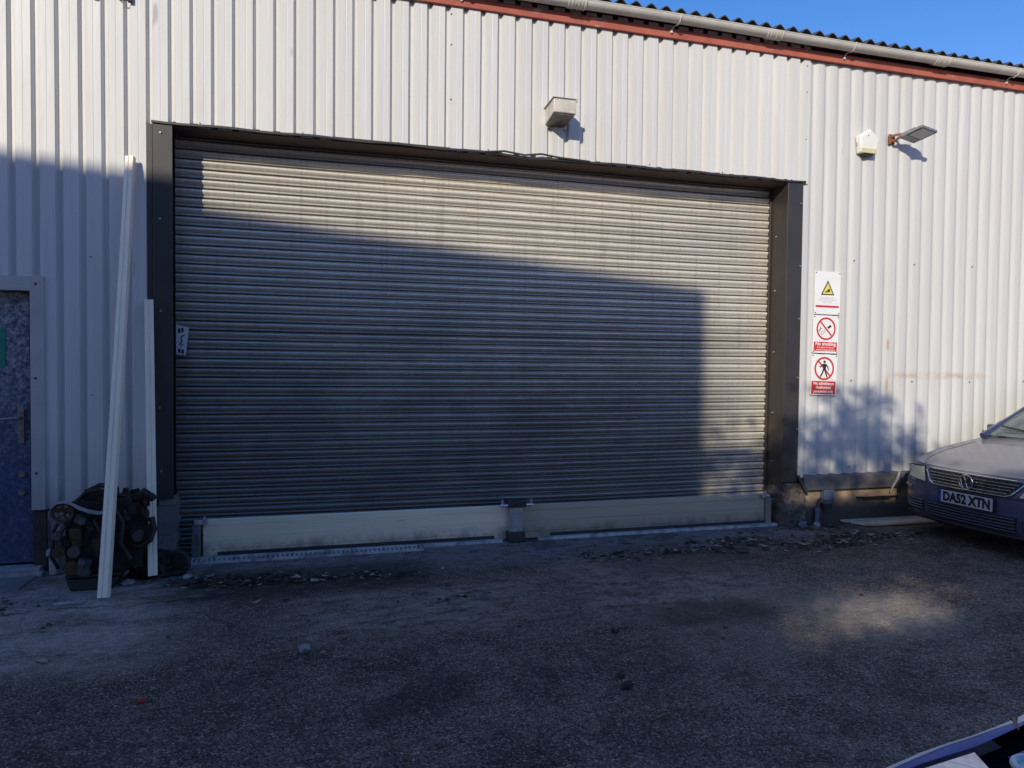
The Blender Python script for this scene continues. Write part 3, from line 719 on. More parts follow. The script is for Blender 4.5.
m.build('face_plate', M_pale, pc, bevel=.002)
m = MB(); m.box(-.075, .075, -.075, .06, .006, .09); m.build('foot', M_jamb, pc, bevel=.008)
m = MB(); m.box(-.085, .085, -.05, .04, .30, .37); m.cyl((0, -.05, .335), (0, -.062, .335), .02, None, 12); m.build('clamp_head', M_jamb, pc, bevel=.005)
for s_ in (-1, 1):
    m = MB(); m.cyl((s_*.085, -.05, .325), (s_*.15, -.05, .325), .016, .014, 10); m.cyl((s_*.13, -.05, .30), (s_*.13, -.05, .375), .009, None, 8); m.build('clamp_knob', M_bolt2, pc, smooth='auto')
def endch(label, x, mat, s_):
    e = thing('barrier_channel', label, 'channel', (x, .06, 0))
    m = MB(); m.box(-.032, .032, -.01, .055, .01, .265); m.build('channel', mat, e, bevel=.003)
    m = MB(); m.box(-.022, .022, -.018, -.0105, .20, .26); m.build('cover', M_plas if s_ > 0 else M_steel, e, bevel=.003)
    m = MB(); m.box(s_*.01-.02, s_*.01+.075*s_, -.03, .0, .275, .315); m.cyl((s_*.065, -.04, .315), (s_*.065, -.04, .345), .011, None, 10); m.cyl((s_*.03, -.032, .295), (s_*.03, -.05, .295), .016, None, 12); m.build('clamp_knob', M_bolt2, e, bevel=.003)
    return e
endch('steel end channel holding the flood barrier at the left jamb', -.815, M_steel, 1)
endch('steel end channel holding the flood barrier at the right jamb', 4.375, M_steel, -1)
M_strip = simple('pale_threshold', (.50, .50, .48), (.24, .235, .22), 9, .6, .1, .3, lo=.45, hi=.62)
m = MB(); m.box(-.80, 1.66, .005, .066, -.01, .022); o = m.build('threshold_strip', M_strip, bevel=.004); tag(o, 'pale metal threshold strip under the cream barrier board', 'threshold')
m = MB(); m.box(1.99, 4.45, .005, .066, -.01, .022); o = m.build('threshold_strip', M_strip, bevel=.004); tag(o, 'pale metal threshold strip under the olive barrier board', 'threshold')
dc = thing('drain_channel', 'pale slotted drain channel at the foot of the cream barrier board', 'drain', (0, -.05, 0))
m = MB(); m.box(-1.02, .95, .035, .05, .0, .032); m.box(-1.02, .95, -.045, -.03, .0, .020)
x_ = -1.02
while x_ < .94: m.box(x_, x_+.016, -.0295, .0345, .002, .024); x_ += .036
m.build('grating', M_strip, dc)
m = MB(); m.box(-1.02, .95, -.0295, .0345, -.01, .006); m.build('trough', M_dark, dc)

# ------------------------------------------------------------------ leaning strips
M_pvc = simple('cream_pvc', (.98, .87, .66), (.88, .78, .60), 3, .35, 0, .05)
def leaning(name, label, p0, p1, w, d, roll, taper=1.0, cut=0):
    p0, p1 = Vector(p0), Vector(p1); L = (p1-p0).length
    z = (p1-p0).normalized(); x = Vector((1, 0, 0)); x = (x-z*x.dot(z)).normalized(); y = z.cross(x)
    M = Matrix.Translation(p0) @ Matrix((x, y, z)).transposed().to_4x4() @ Matrix.Rotation(roll, 4, 'Z')
    o = thing(name, label, 'strip', p0)
    th = .006; pf = [(-w/2, -d/2), (-w*.10, -d/2), (-w*.06, -d/2+.007), (w*.06, -d/2+.007), (w*.10, -d/2), (w/2, -d/2), (w/2, d/2), (w/2-th, d/2), (w/2-th, -d/2+.016), (-w/2+th, -d/2+.016), (-w/2+th, d/2), (-w/2, d/2)]
    m = MB(); n = len(pf); ns = 12
    vs = []
    for k in range(ns+1):
        u = k/ns; s_ = 1+(taper-1)*u; bow = .012*math.sin(math.pi*u)
        for a, b_ in pf: vs.append(M @ Vector((a*s_, b_*s_+bow, L*u)))
    fs = [(k*n+i, k*n+(i+1) % n, (k+1)*n+(i+1) % n, (k+1)*n+i) for k in range(ns) for i in range(n)]+[tuple(range(n))[::-1], tuple(range(ns*n, (ns+1)*n))]
    m.add([v-p0 for v in vs], fs); m.build('channel_section', M_pvc, o, bevel=.002)
    return o
leaning('trim_strip', 'taller cream plastic strip leaning on the cladding left of the shutter', (-1.262, -.775, .0), (-1.236, -.075, 3.055), .066, .045, R(-14), .92)
leaning('trim_strip', 'shorter cream plastic strip leaning on the dark left jamb post', (-1.02, -.50, .05), (-1.112, -.105, 2.005), .060, .042, R(12), 1.0)

# ------------------------------------------------------------------ engine
M_iron = simple('oily_iron', (.026, .023, .022), (.055, .042, .032), 14, .5, .5, .5, 45, .01)
M_oxid = simple('dull_casting', (.15, .15, .15), (.06, .058, .055), 20, .55, .5, .4)
M_brn = simple('rusty_brown', (.11, .065, .03), (.05, .03, .018), 22, .75, .2, .4)
M_belt = simple('grey_belt', (.38, .38, .40), (.26, .26, .27), 16, .55, 0, .1)
M_pan = simple('oil_pan_paint', (.045, .05, .048), (.03, .032, .03), 8, .45, .3, .2)
en = thing('engine', 'scrapped oily car engine standing on the ground by the side door', 'engine', (-1.34, -.42, 0))
def lumpy(m, x0, x1, y0, y1, z0, z1, n, seed, amp=.012, nx=5):
    rnd = random.Random(seed)
    m.box(x0, x1, y0, y1, z0, z1)
    for _ in range(n):
        face = rnd.choice('fflrt'); sx, sy, sz = rnd.uniform(.02, .09), rnd.uniform(.015, .05), rnd.uniform(.02, .09)
        cx, cy, cz = rnd.uniform(x0, x1), rnd.uniform(y0, y1), rnd.uniform(z0, z1)
        if face == 'f': cy = y0
        if face == 'l': cx = x0
        if face == 'r': cx = x1
        if face == 't': cz = z1
        if rnd.random() < .45:
            d = Vector((rnd.uniform(-1, 1), rnd.uniform(-1, .3), rnd.uniform(-1, 1))).normalized()
            m.cyl(Vector((cx, cy, cz))-d*sx*.5, Vector((cx, cy, cz))+d*sx*.5, sz*.35, None, 10)
        else: m.obox((cx, cy, cz), sx, sy, sz, rnd.uniform(-.3, .3), rnd.uniform(-.3, .3), rnd.uniform(-.3, .3))
m = MB(); lumpy(m, -.20, .16, -.15, .15, .12, .46, 46, 1); m.build('block', M_iron, en, bevel=.006)
m = MB(); lumpy(m, -.17, .20, -.12, .13, .46, .60, 26, 2); m.box(-.10, .02, -.10, .06, .60, .645)
for k in range(5): m.cyl((-.1+k*.06, -.02, .60), (-.1+k*.06, -.02, .665+.012*(k % 2)), .02, .017, 10)
m.tube([(-.14, -.1, .6), (-.08, -.14, .66), (.0, -.12, .675), (.08, -.14, .65), (.16, -.1, .62)], .014, 8)
m.tube([(-.08, -.06, .66), (-.02, -.02, .69), (.07, -.05, .68)], .018, 8)
m.build('cylinder_head', M_iron, en, bevel=.005)
m = MB(); c0 = Vector((-.195, -.215, .545))
N = 28
m.tube([c0+Vector((.058*math.cos(2*math.pi*k/N), 0, .058*math.sin(2*math.pi*k/N))) for k in range(N)], .010, 8, closed=True)
m.cyl(c0+Vector((0, .02, 0)), c0+Vector((0, -.02, 0)), .018)
for k in range(5):
    a = 2*math.pi*k/5+.3; m.cyl(c0, c0+Vector((.055*math.cos(a), 0, .055*math.sin(a))), .009, .007, 8)
m.cyl(c0+Vector((0, .02, 0)), c0+Vector((0, .10, 0)), .02)
tp = m.build('timing_pulley', M_brn, en, smooth='auto')
m = MB(); m.cyl(c0+Vector((0, -.02, 0)), c0+Vector((0, -.032, 0)), .012, None, 6); m.build('bolt', M_bolt, tp)
m = MB(); pts = [(-.268, .50), (-.272, .545), (-.258, .585), (-.225, .612), (-.185, .618), (-.145, .605), (-.10, .575), (-.04, .548), (.02, .535), (.06, .54)]
def belt(i, j):
    p = pts[i]; return (p[0], -.235+.028*(j in (1, 2)), p[1]+(.006 if j in (0, 1) else -.006)*(1+.5*(i > 5)))
m.grid(belt, len(pts), 4, cv=True); m.build('drive_belt', M_belt, en, smooth=True)
m = MB(); m.box(-.155, -.095, -.175, -.16, .31, .42); m.box(-.165, -.10, -.19, -.176, .36, .43); m.build('rusty_cover', M_brn, en, bevel=.005)
for (x_, z_, r_, mt) in ((-.225, .28, .036, M_brn), (-.135, .278, .034, M_oxid), (-.15, .17, .042, M_brn), (-.235, .39, .026, M_oxid)):
    m = MB(); m.cyl((x_, -.15, z_), (x_, -.215, z_), r_*.9, r_*.9, 20); m.cyl((x_, -.172, z_), (x_, -.182, z_), r_*1.12, None, 20); m.cyl((x_, -.205, z_), (x_, -.216, z_), r_*1.1, None, 20); m.cyl((x_, -.216, z_), (x_, -.228, z_), r_*.35, None, 8)
    m.build('pulley', mt, en, smooth='auto')
m = MB(); m.obox((-.08, -.185, .17), .08, .06, .11, 0, R(18), 0); m.cyl((-.08, -.21, .20), (-.08, -.235, .20), .03, .022, 12); m.cyl((-.05, -.20, .14), (-.05, -.23, .13), .02, .016, 10); m.build('water_pump', M_oxid, en, bevel=.005)
m = MB(); m.obox((-.10, -.17, .485), .07, .05, .05, 0, R(30), 0); m.cyl((-.085, -.19, .475), (-.085, -.215, .475), .022, None, 12); m.build('sensor_housing', M_oxid, en, bevel=.004)
m = MB(); m.prism([(-.17, .0), (.08, .0), (.13, .085), (-.20, .085)], 1, -.17, .10); m.prism([(-.2, .09), (.14, .09), (.14, .115), (-.2, .115)], 1, -.18, .12); m.build('oil_pan', M_pan, en, bevel=.012)
m = MB(); m.tube([(-.25, -.12, .46), (-.28, -.14, .40), (-.27, -.15, .33), (-.29, -.13, .24), (-.25, -.12, .15)], .013, 8); m.tube([(-.2, -.17, .44), (-.235, -.20, .35), (-.22, -.2, .24)], .010, 8)
m.tube([(.10, -.16, .55), (.16, -.20, .46), (.14, -.19, .32), (.2, -.17, .2)], .015, 8); m.tube([(-.02, -.18, .48), (.04, -.21, .38), (.0, -.2, .26), (.08, -.2, .16)], .012, 8)
m.build('hoses', M_blk, en, smooth=True)
m = MB(); m.box(.18, .235, -.14, .05, .50, .57)
m.cyl((.25, -.10, .44), (.25, .05, .50), .045, .035, 16); m.tube([(.22, -.08, .6), (.27, -.10, .64), (.33, -.10, .60), (.345, -.1, .615)], [.03, .035, .028, .016], 10); m.cyl((.26, -.11, .35), (.26, .02, .36), .06, .055, 18)
m.tube([(.20, -.1, .28), (.25, -.12, .27), (.31, -.1, .31), (.33, -.08, .38), (.31, -.06, .46)], .02, 10); lumpy(m, .15, .26, -.10, .08, .12, .55, 24, 5)
m.build('turbocharger', M_iron, en, bevel=.004)
m = MB(); m.cyl((.245, -.185, .355), (.245, -.12, .36), .034, .03, 16); m.build('turbo_housing', M_oxid, en, smooth='auto')
gb = thing('gearbox_casing', 'black gearbox casing lying on the ground to the right of the engine', 'gearbox', (-1.05, -.33, 0))
m = MB(); lumpy(m, -.12, .10, -.08, .08, .01, .17, 46, 8); m.cyl((-.06, -.05, .1), (.07, -.08, .12), .06, .07, 18); m.cyl((-.02, -.12, .07), (-.02, -.06, .08), .035, .04, 12)
for k in range(4): m.cyl((-.10+k*.05, -.085, .14), (-.10+k*.05, -.10, .14), .011, None, 8)
m.build('casing', M_iron, gb, bevel=.005)
m = MB(); m.tube([(-.13, -.08, .17), (-.05, -.14, .19), (.05, -.12, .13), (.1, -.14, .05), (.02, -.17, .02)], .009, 8); m.build('hose', M_blk, gb, smooth=True)
cl = thing('flywheel', 'black round flywheel leaning on the ground between gearbox casing and cream barrier board', 'flywheel', (-.885, -.36, .095), R(-12))
m = MB(); N = 32
m.tube([(.078*math.cos(2*math.pi*k/N), .0, .078*math.sin(2*math.pi*k/N)) for k in range(N)], .020, 10, closed=True); m.cyl((0, .012, 0), (0, -.012, 0), .07, None, 24)
m.build('rim', M_blk, cl, smooth='auto')
m = MB(); m.cyl((0, -.013, 0), (0, -.03, 0), .03, .024, 16)
for k in range(6):
    a = k*math.pi/3; m.cyl((.047*math.cos(a), -.012, .047*math.sin(a)), (.047*math.cos(a), -.02, .047*math.sin(a)), .007, None, 8)
m.build('hub', M_iron, cl, smooth='auto')
# rags
M_rag = simple('grubby_rag', (.42, .41, .39), (.2, .19, .18), 30, .9, 0, .4)
for k, (x_, y_, r_, lb) in enumerate(((-1.18, -.50, .034, 'pale crumpled rag on the ground between the two leaning strips'), (-.80, -.46, .03, 'dirty white rag right of the flywheel on the ground'))):
    rock('rag', lb, 'rag', (x_, y_, r_*.5), r_, M_rag, (1.3, .9, .6), 40+k)
m = MB(); m.box(-.085, .085, -.018, .018, 0, .014); o = m.build('wood_offcut', M_pale, bevel=.003); o.location = (-1.44, -.86, .002); o.rotation_euler = (0, 0, R(4)); tag(o, 'thin pale offcut lying in front of the engine', 'offcut')
# small white block by the door post
m = MB(); m.box(-.03, .03, -.03, .03, 0, .14); m.box(-.045, .045, -.045, .045, .14, .19); o = m.build('white_bottle', M_pale, bevel=.012); o.location = (-1.735, -.12, .0); tag(o, 'scuffed white container between door post and engine', 'container')
m = MB(); m.tube([(-.03, 0, .0), (-.035, 0, .13), (-.02, 0, .17), (.02, 0, .17), (.035, 0, .13), (.03, 0, 0)], .008, 6); o = m.build('wire_loop', M_belt, smooth=True); o.location = (-1.70, -.03, .24); tag(o, 'grey bent wire loop on the block wall left of the engine', 'wire')

# ------------------------------------------------------------------ board on the ground
t = NT('weathered_board'); n = t.noise(1, 6, .7, t.mapping((1.5, 30, 30)))
c = t.mix(t.ramp(n, [(.3, 0.0), (.7, 1.0)]), (.72, .58, .42), (.52, .42, .30)); c = t.mix(t.ramp(t.noise(9, 5, .7), [(.55, 0.0), (.72, .7)]), c, (.13, .11, .09)); t.bump(n, .4, .004)
M_board = t.fin(c, .85)
m = MB(); m.prism([(5.16, -.02), (6.95, -.06), (6.95, -.31), (5.27, -.27)], 2, .01, .032); o = m.build('timber_board', M_board, bevel=.003); tag(o, 'flat pale timber board on the ground running under the dark blue car', 'board')

# ------------------------------------------------------------------ fallen leaves
M_leafa = simple('leaf_brown', (.085, .055, .032), (.04, .028, .018), 25, .8, 0, 0)
M_leafb = simple('leaf_pale', (.36, .33, .27), (.22, .18, .13), 25, .8, 0, 0)
M_leafc = simple('leaf_black', (.010, .009, .008), None, 25, .85, 0, 0)
def litter(name, label, spots, seed):
    rnd = random.Random(seed); m = MB()
    for (cx, cy, sx, sy, n, pale) in spots:
        for _ in range(n):
            x_, y_ = rnd.gauss(cx, sx), rnd.gauss(cy, sy); y_ = min(y_, -.06)
            s_ = rnd.uniform(.009, .026)*(1.9 if rnd.random() < .14 else 1); a = rnd.uniform(0, 6.28); asp = rnd.uniform(.4, .8); h0 = rnd.uniform(.003, .012)
            ca, sa = math.cos(a), math.sin(a); k = rnd.random(); m.mi = 1 if k < pale else (0 if k < .6 else 2)
            pts = [(-1, 0), (-.3, asp), (.5, asp*.7), (1.1, 0), (.4, -asp*.8), (-.4, -asp)]
            curl = rnd.uniform(-.3, .9)
            m.add([(x_+s_*(px*ca-py*sa), y_+s_*(px*sa+py*ca), h0+s_*curl*.5*(px*px)+rnd.uniform(0, .003)) for px, py in pts], [(0,1,2,3,4,5)])
    o = m.build(name, [M_leafa, M_leafb, M_leafc], fix=False); tag(o, label, 'leaves', kind='stuff'); return o
litter('fallen_leaves', 'drift of dead leaves in front of the cream barrier board', [(-.35, -.62, .22, .07, 260, .14), (.15, -.68, .30, .06, 70, .35), (.65, -.66, .2, .06, 20, .3), (-.75, -.6, .12, .08, 30, .3)], 1)
litter('fallen_leaves', 'scattered dead leaves in front of the olive barrier board and low wall', [(2.9, -.62, .45, .10, 150, .25), (3.8, -.48, .35, .10, 190, .22), (4.4, -.75, .28, .09, 210, .24), (4.9, -.60, .24, .08, 220, .22), (5.6, -1.05, .25, .10, 40, .2), (4.9, -.2, .2, .06, 50, .2), (5.9, -.75, .3, .15, 30, .3)], 2)
litter('leaf_litter', 'thin scatter of leaves and twigs over the open yard', [(1.5, -1.5, 1.8, .7, 26, .25), (-1.9, -.85, .2, .1, 60, .3), (2.4, -2.0, .8, .4, 10, .1), (-1.2, -1.5, .7, .5, 14, .3), (1.0, -1.35, .12, .05, 9, .4)], 3)
litter('grit', 'pale grit chips strewn over the asphalt', [(1.5, -1.6, 2.2, .9, 12, .9)], 4)

# ------------------------------------------------------------------ cars
def paint(name, c, dust, amt):
    t = NT(name); geo = t.n.new('ShaderNodeNewGeometry'); s_ = t.n.new('ShaderNodeSeparateXYZ'); t.link(geo.outputs['Normal'], s_.inputs[0])
    up = t.ramp(s_.outputs[2], [(.10, .22), (.80, .85)])
    nn = t.ramp(t.noise(3.5, 5, .65, t.mapping((1, 1.5, 1))), [(.3, .55), (.7, 1.0)])
    d = t.math('MULTIPLY', t.math('MULTIPLY', up, nn), amt, clamp=True)
    cc = t.mix(d, c, dust); r = t.mix(d, (.22, .22, .22), (.75, .75, .75))
    return t.fin(cc, r, .0, Coat_Weight=t.math('SUBTRACT', 1.0, d, clamp=True), Coat_Roughness=.08)
M_navy = paint('dusty_navy_paint', (.030, .040, .115), (.31, .29, .265), .9)
M_navy_shaded = paint('shaded_navy_paint', (.022, .032, .085), (.2, .19, .18), .12)  # darker copy of the navy: shade on pillars and mirrors put into the paint
M_blue = paint('bright_blue_paint', (.03, .13, .50), (.15, .15, .16), .05)
M_chrome = simple('dull_chrome', (.62, .62, .62), (.45, .45, .44), 20, .25, .9, 0)
M_bplastic = simple('black_plastic', (.014, .014, .017), (.022, .022, .025), 20, .5, 0, .1)
M_tyre = simple('tyre_rubber', (.02, .02, .02), (.035, .034, .032), 12, .85, 0, .3)
M_alloy = simple('alloy_wheel', (.4, .4, .41), (.28, .27, .26), 9, .35, .8, .05)
t = NT('car_glass'); M_glass = t.fin((.55, .68, .66), .04, 0, Transmission_Weight=.85, IOR=1.3)
t = NT('lamp_lens'); nn = t.noise(1, 3, .5, t.mapping((4, 40, 4))); M_lens = t.fin(t.mix(nn, (.60, .50, .36), (.74, .63, .46)), .22, 0, Coat_Weight=.6)
M_seat = simple('seat_cloth', (.05, .05, .055), None, 20, .9, 0, .2)
def pl(t, x):
    for (a, ya), (b_, yb) in zip(t, t[1:]):
        if x >= b_: 
            return ya+(yb-ya)*((x-a)/(b_-a)) if x <= a else ya
    return t[-1][1]
S_T = [(0, .655), (-.15, .665), (-.30, .685), (-.6, .75), (-.95, .81), (-1.3, .86), (-2.2, .90), (-3.4, .93), (-4.2, .95), (-4.7, .89)]
H_T = [(0, .665), (-.10, .69), (-.25, .735), (-.5, .79), (-.8, .845), (-1.15, .90), (-1.5, .95), (-2.4, 1.0), (-3.6, 1.02), (-4.1, 1.03), (-4.45, 1.01), (-4.7, .92)]
INS = [(.17, .075), (.21, .03), (.27, .010), (.33, .004), (.40, .0), (.48, .0), (.545, .010), (.56, .022), (.60, .030), (.63, .045)]
def xf(y): return -.05*(abs(y)/.5)**2*.9 if abs(y) < .5 else -.045-.18*(abs(y)-.5)-1.55*(abs(y)-.5)**2.2
def inset(z):
    if z <= INS[0][0]: return INS[0][1]
    for (a, va), (b_, vb) in zip(INS, INS[1:]):
        if z <= b_: return va+(vb-va)*(z-a)/(b_-a)
    return INS[-1][1]+(z-.63)*.55
def nose(y, z, off=0.0):
    return Vector((xf(y)-inset(z)+off, y, z))
def perim():
    half = [(xf(y), y) for y in [k*.05 for k in range(17)]]
    last = half[-1]
    half += [(last[0]-.045, .832), (last[0]-.10, .849), (last[0]-.16, .858)]
    x_ = half[-1][0]-.05
    while x_ > -4.25: half.append((x_, .864+.009*math.sin(min(1, (-x_-.4)/1.4)*math.pi/2))); x_ -= .05
    half += [(-4.35, .858), (-4.45, .84), (-4.54, .80), (-4.60, .73), (-4.64, .62), (-4.67, .45), (-4.69, .25), (-4.70, .0)]
    return half + [(x, -y) for x, y in half[-2:0:-1]]
def make_car(root, mpaint, mdark):
    P = perim(); N = len(P)
    nrm = []
    for i in range(N):
        a, b_ = Vector(P[i-1]), Vector(P[(i+1) % N]); d = b_-a; n_ = Vector((d.y, -d.x)).normalized()
        if n_.dot(Vector(P[i])-Vector((-2.35, 0))) < 0: n_ = -n_
        nrm.append(n_)
    fr = [0, .05, .12, .2, .3, .4, .5, .6, .66, .72, .78, .84, .9, .95, 1.0]
    rows = len(fr); tops = [.985, .955, .90, .80, .66, .5, .33, .16, .0]
    def blend(x, a, b_):
        k = min(1, max(0, (-x-.12)/.75)); k = k*k*(3-2*k); return a*(1-k)+b_*k
    def vert(i, j):
        x, y = P[i]; S = pl(S_T, x)
        if j < rows:
            z = .17+(S-.17)*fr[j]
            ins = blend(x, inset(z), inset(min(z, .5)) + max(0, z-.6)*.12)
            return (x-nrm[i].x*ins, y-nrm[i].y*ins, z)
        f = tops[j-rows]; sx = max(-4.35, min(-.40, x))
        ins = blend(x, inset(min(S, .70)), inset(.5)+max(0, S-.6)*.12)
        X, Y = x-nrm[i].x*ins, y-nrm[i].y*ins
        X2, Y2 = sx+(X-sx)*f, Y*f
        edge_ = 1-f; Hc = pl(H_T, X2); w = min(1, abs(Y2)/.8)
        z = Hc-(Hc-pl(S_T, X2))*w**2.4
        rim = S+.012
        k = min(1, edge_/.34); k = k*k*(3-2*k); z = rim*(1-k)+z*k
        # bonnet creases
        z += .010*math.exp(-((abs(Y2)-.50)/.05)**2)*(1 if X2 > -1.2 and f < .95 else 0)
        return (X2, Y2, z)
    m = MB(); R_ = rows+len(tops)
    vs = [vert(i, j) for i in range(N) for j in range(R_)]; fs = []
    for i in range(N):
        for j in range(R_-1):
            q = (i*R_+j, ((i+1) % N)*R_+j, ((i+1) % N)*R_+j+1, i*R_+j+1)
            c_ = sum((Vector(vs[k]) for k in q), Vector())/4
            if abs(c_.y) > .7 and any((c_.x-wx)**2+(c_.z-.31)**2 < .345**2 for wx in (-.93, -3.62)): continue
            fs.append(q)
    m.add(vs, fs); body = m.build('body', mpaint, root, smooth=True)
    m = MB(); m.box(-4.5, -.35, -.62, .62, .16, .60); m.box(-4.4, -1.35, -.80, .80, .20, .62) if False else None
    for wx in (-.93, -3.62):
        for s_ in (-1, 1):
            m.grid(lambda i, j: (wx+.345*math.cos(math.pi*i/16*1.12-.2), s_*(.60+.235*j), .31+.345*math.sin(math.pi*i/16*1.12-.2)), 17, 2)
    m.build('underbody', M_bplastic, root)
    for wx in (-.93, -3.62):
        for s_ in (-1, 1):
            w = MB(); pr = [(.20, .0), (.215, -.012), (.29, -.014), (.312, .0), (.315, .04), (.315, .16), (.312, .19), (.28, .2), (.2, .2)]
            n_ = 36
            w.grid(lambda i, j: (wx+pr[j][0]*math.cos(2*math.pi*i/n_), s_*(.85-pr[j][1]), .315+pr[j][0]*math.sin(2*math.pi*i/n_)), n_, len(pr), cu=True)
            wh_ = w.build('wheel', M_tyre, root, smooth=True)
            r_ = MB(); r_.cyl((wx, s_*.80, .315), (wx, s_*.70, .315), .20, None, 30)
            for k in range(9):
                a = 2*math.pi*k/9; d = Vector((math.cos(a), 0, math.sin(a)))
                r_.cyl(Vector((wx, s_*.845, .315))+d*.03, Vector((wx, s_*.835, .315))+d*.195, .02, .016, 6)
            r_.cyl((wx, s_*.80, .315), (wx, s_*.855, .315), .045, .035, 14)
            r_.tube([(wx+.195*math.cos(2*math.pi*k/32), s_*.842, .315+.195*math.sin(2*math.pi*k/32)) for k in range(32)], .011, 6, closed=True)
            r_.build('rim', M_alloy, wh_, smooth='auto')
    # greenhouse
    def gl(x, s_): # belt and roof rails
        return
    base_f, top_f, top_r, base_r = (-1.16, .95), (-1.92, 1.385), (-3.30, 1.40), (-4.05, 1.02)
    yb, yt = .755, .56
    def rail(u): # u 0..1 along A pillar, roof, C pillar
        pts_ = [(-1.12, .755, .875), (-1.50, .70, 1.08), (-1.80, .63, 1.28), (-2.0, .59, 1.395), (-2.6, .575, 1.435), (-3.1, .58, 1.42), (-3.35, .60, 1.375), (-3.7, .66, 1.21), (-4.08, .73, 1.0)]
        return pts_
    RP = rail(0)
    for s_ in (-1, 1):
        m = MB(); m.tube([(x, s_*y, z) for x, y, z in RP], [.040, .040, .038, .035, .03, .03, .04, .06, .07], 10); m.build('pillar', mdark, root, smooth=True)
    m = MB(); TOPS = [(-1.97, 1.405), (-2.3, 1.445), (-2.7, 1.46), (-3.1, 1.45), (-3.36, 1.40)]
    m.grid(lambda i, j: (TOPS[i][0]+.03*(j/8*2-1)**2*(-1 if i == 0 else 0), .60*(j/8*2-1), TOPS[i][1]-.035*(j/8*2-1)**2), 5, 9); m.build('roof', mpaint, root, smooth=True)
    m = MB(); m.grid(lambda i, j: (-1.06-.08*(j/8*2-1)**2-(.86)*i/4, (.755-.18*i/4)*(j/8*2-1), .905+(.495)*i/4+.04*math.sin(math.pi*i/4)*.4-.012*(j/8*2-1)**2), 5, 9); m.build('windscreen', M_glass, root, smooth=True)
    m = MB(); m.grid(lambda i, j: (-4.08+.68*i/4, (.70-.13*i/4)*(j/8*2-1), 1.03+.365*i/4), 5, 9); m.build('rear_window', M_glass, root, smooth=True)
    for s_ in (-1, 1):
        m = MB()
        lower = [(-1.30, .935), (-2.0, .94), (-2.7, .95), (-3.3, .96), (-3.9, .98)]
        upper = [(-1.30, .79+.22), (-1.95, 1.36), (-2.65, 1.42), (-3.25, 1.39), (-3.9, 1.09)]
        m.grid(lambda i, j: (lower[i][0]+(upper[i][0]-lower[i][0])*j, s_*((.80 if j == 0 else (.755 if i in (0, 4) else .60))), (lower[i] if j == 0 else upper[i])[1]), 5, 2)
        m.build('side_window', M_glass, root, smooth=True)
        m = MB(); m.tube([(-2.62, s_*.80, .94), (-2.68, s_*.60, 1.42)], .026, 8); m.build('pillar', M_bplastic, root)
        m = MB(); m.obox((-1.46, s_*.90, .935), .08, .14, .09, 0, 0, s_*R(8)); m.obox((-1.42, s_*.83, .905), .06, .08, .04)
        mm = m.build('door_mirror', mdark, root, bevel=.03, seg=4)
        m = MB(); m.obox((-1.503, s_*.90, .935), .004, .115, .065, 0, 0, s_*R(8)); m.build('mirror_glass', M_chrome, mm)
    m = MB(); m.box(-1.75, -1.2, -.68, .68, .72, .905); m.build('dashboard', M_bplastic, root, bevel=.04)
    for x_, y_ in ((-2.3, -.36), (-2.3, .36), (-3.2, -.36), (-3.2, .36)):
        m = MB(); m.obox((x_, y_, .95), .14, .46, .55, 0, R(-12), 0); m.obox((x_-.07, y_, 1.27), .09, .26, .17, 0, R(-12), 0); m.box(x_, x_+.5, y_-.24, y_+.24, .5, .68); m.build('seat', M_seat, root, bevel=.03)
    m = MB(); m.obox((-1.72, .0, 1.285), .03, .24, .07); m.cyl((-1.72, 0, 1.31), (-1.78, 0, 1.37), .01); m.build('rear_view_mirror', M_bplastic, root, bevel=.01)
    # wipers
    m = MB()
    for y0, y1 in ((-.1, -.62), (.62, .12)): m.tube([(-1.08, y0, .925), (-1.14, (y0+y1)/2, .965), (-1.19, y1, .99)], .008, 6)
    m.build('wiper', M_bplastic, root)
    return body

def polyface(m, pts2, off, thick=0.0):
    vs = [nose(y, z, off) for y, z in pts2]; m.add(vs, [tuple(range(len(vs)))])
def nose_patch(m, quad, nu, nv, off, corner=None):
    # quad: 4 (y,z) corners a(bottom inner) b(bottom outer) c(top outer) d(top inner)
    a, b_, c_, d = quad
    def fn(i, j):
        u, v = i/(nu-1), j/(nv-1)
        y = (a[0]*(1-u)+b_[0]*u)*(1-v)+(d[0]*(1-u)+c_[0]*u)*v
        z = (a[1]*(1-u)+b_[1]*u)*(1-v)+(d[1]*(1-u)+c_[1]*u)*v
        return nose(y, z, off)
    m.grid(fn, nu, nv)

TH = 2.0
car = thing('parked_car', 'dusty dark blue saloon car parked along the wall with plate DA52 XTN', 'car', (5.46, -1.17, 0), R(180+TH))
CAR_LOC = car.location
make_car(car, M_navy, M_navy_shaded)
# grille
gt, gb_ = .640, .515
oy_t, oy_b = .455, .335
m = MB(); nose_patch(m, ((-oy_b, gb_), (oy_b, gb_), (oy_t, gt), (-oy_t, gt)), 21, 4, .004); gril = m.build('grille', M_bplastic, car)
m = MB()
path = [(-oy_b+k*oy_b*2/14, gb_) for k in range(15)]+[(oy_b+.045, gb_+.018), (oy_t, gt-.02), (oy_t-.008, gt)]
path = path+[(oy_t-.02-k*(oy_t-.02)*2/14, gt+.004) for k in range(1, 15)]+[(-oy_t, gt-.02), (-oy_b-.045, gb_+.018)]
m.tube([nose(y, z, .012) for y, z in path], .0085, 6, closed=True); m.build('chrome_surround', M_chrome, gril, smooth=True)
for k in range(4):
    z = gb_+(gt-gb_)*(k+1)/5; f = (k+1)/5; oy = oy_b+(oy_t-oy_b)*f-.012
    m = MB(); m.tube([nose(-oy+2*oy*i/16, z, .015) for i in range(17)], .0048, 6); m.build('grille_bar', M_chrome, gril, smooth=True)
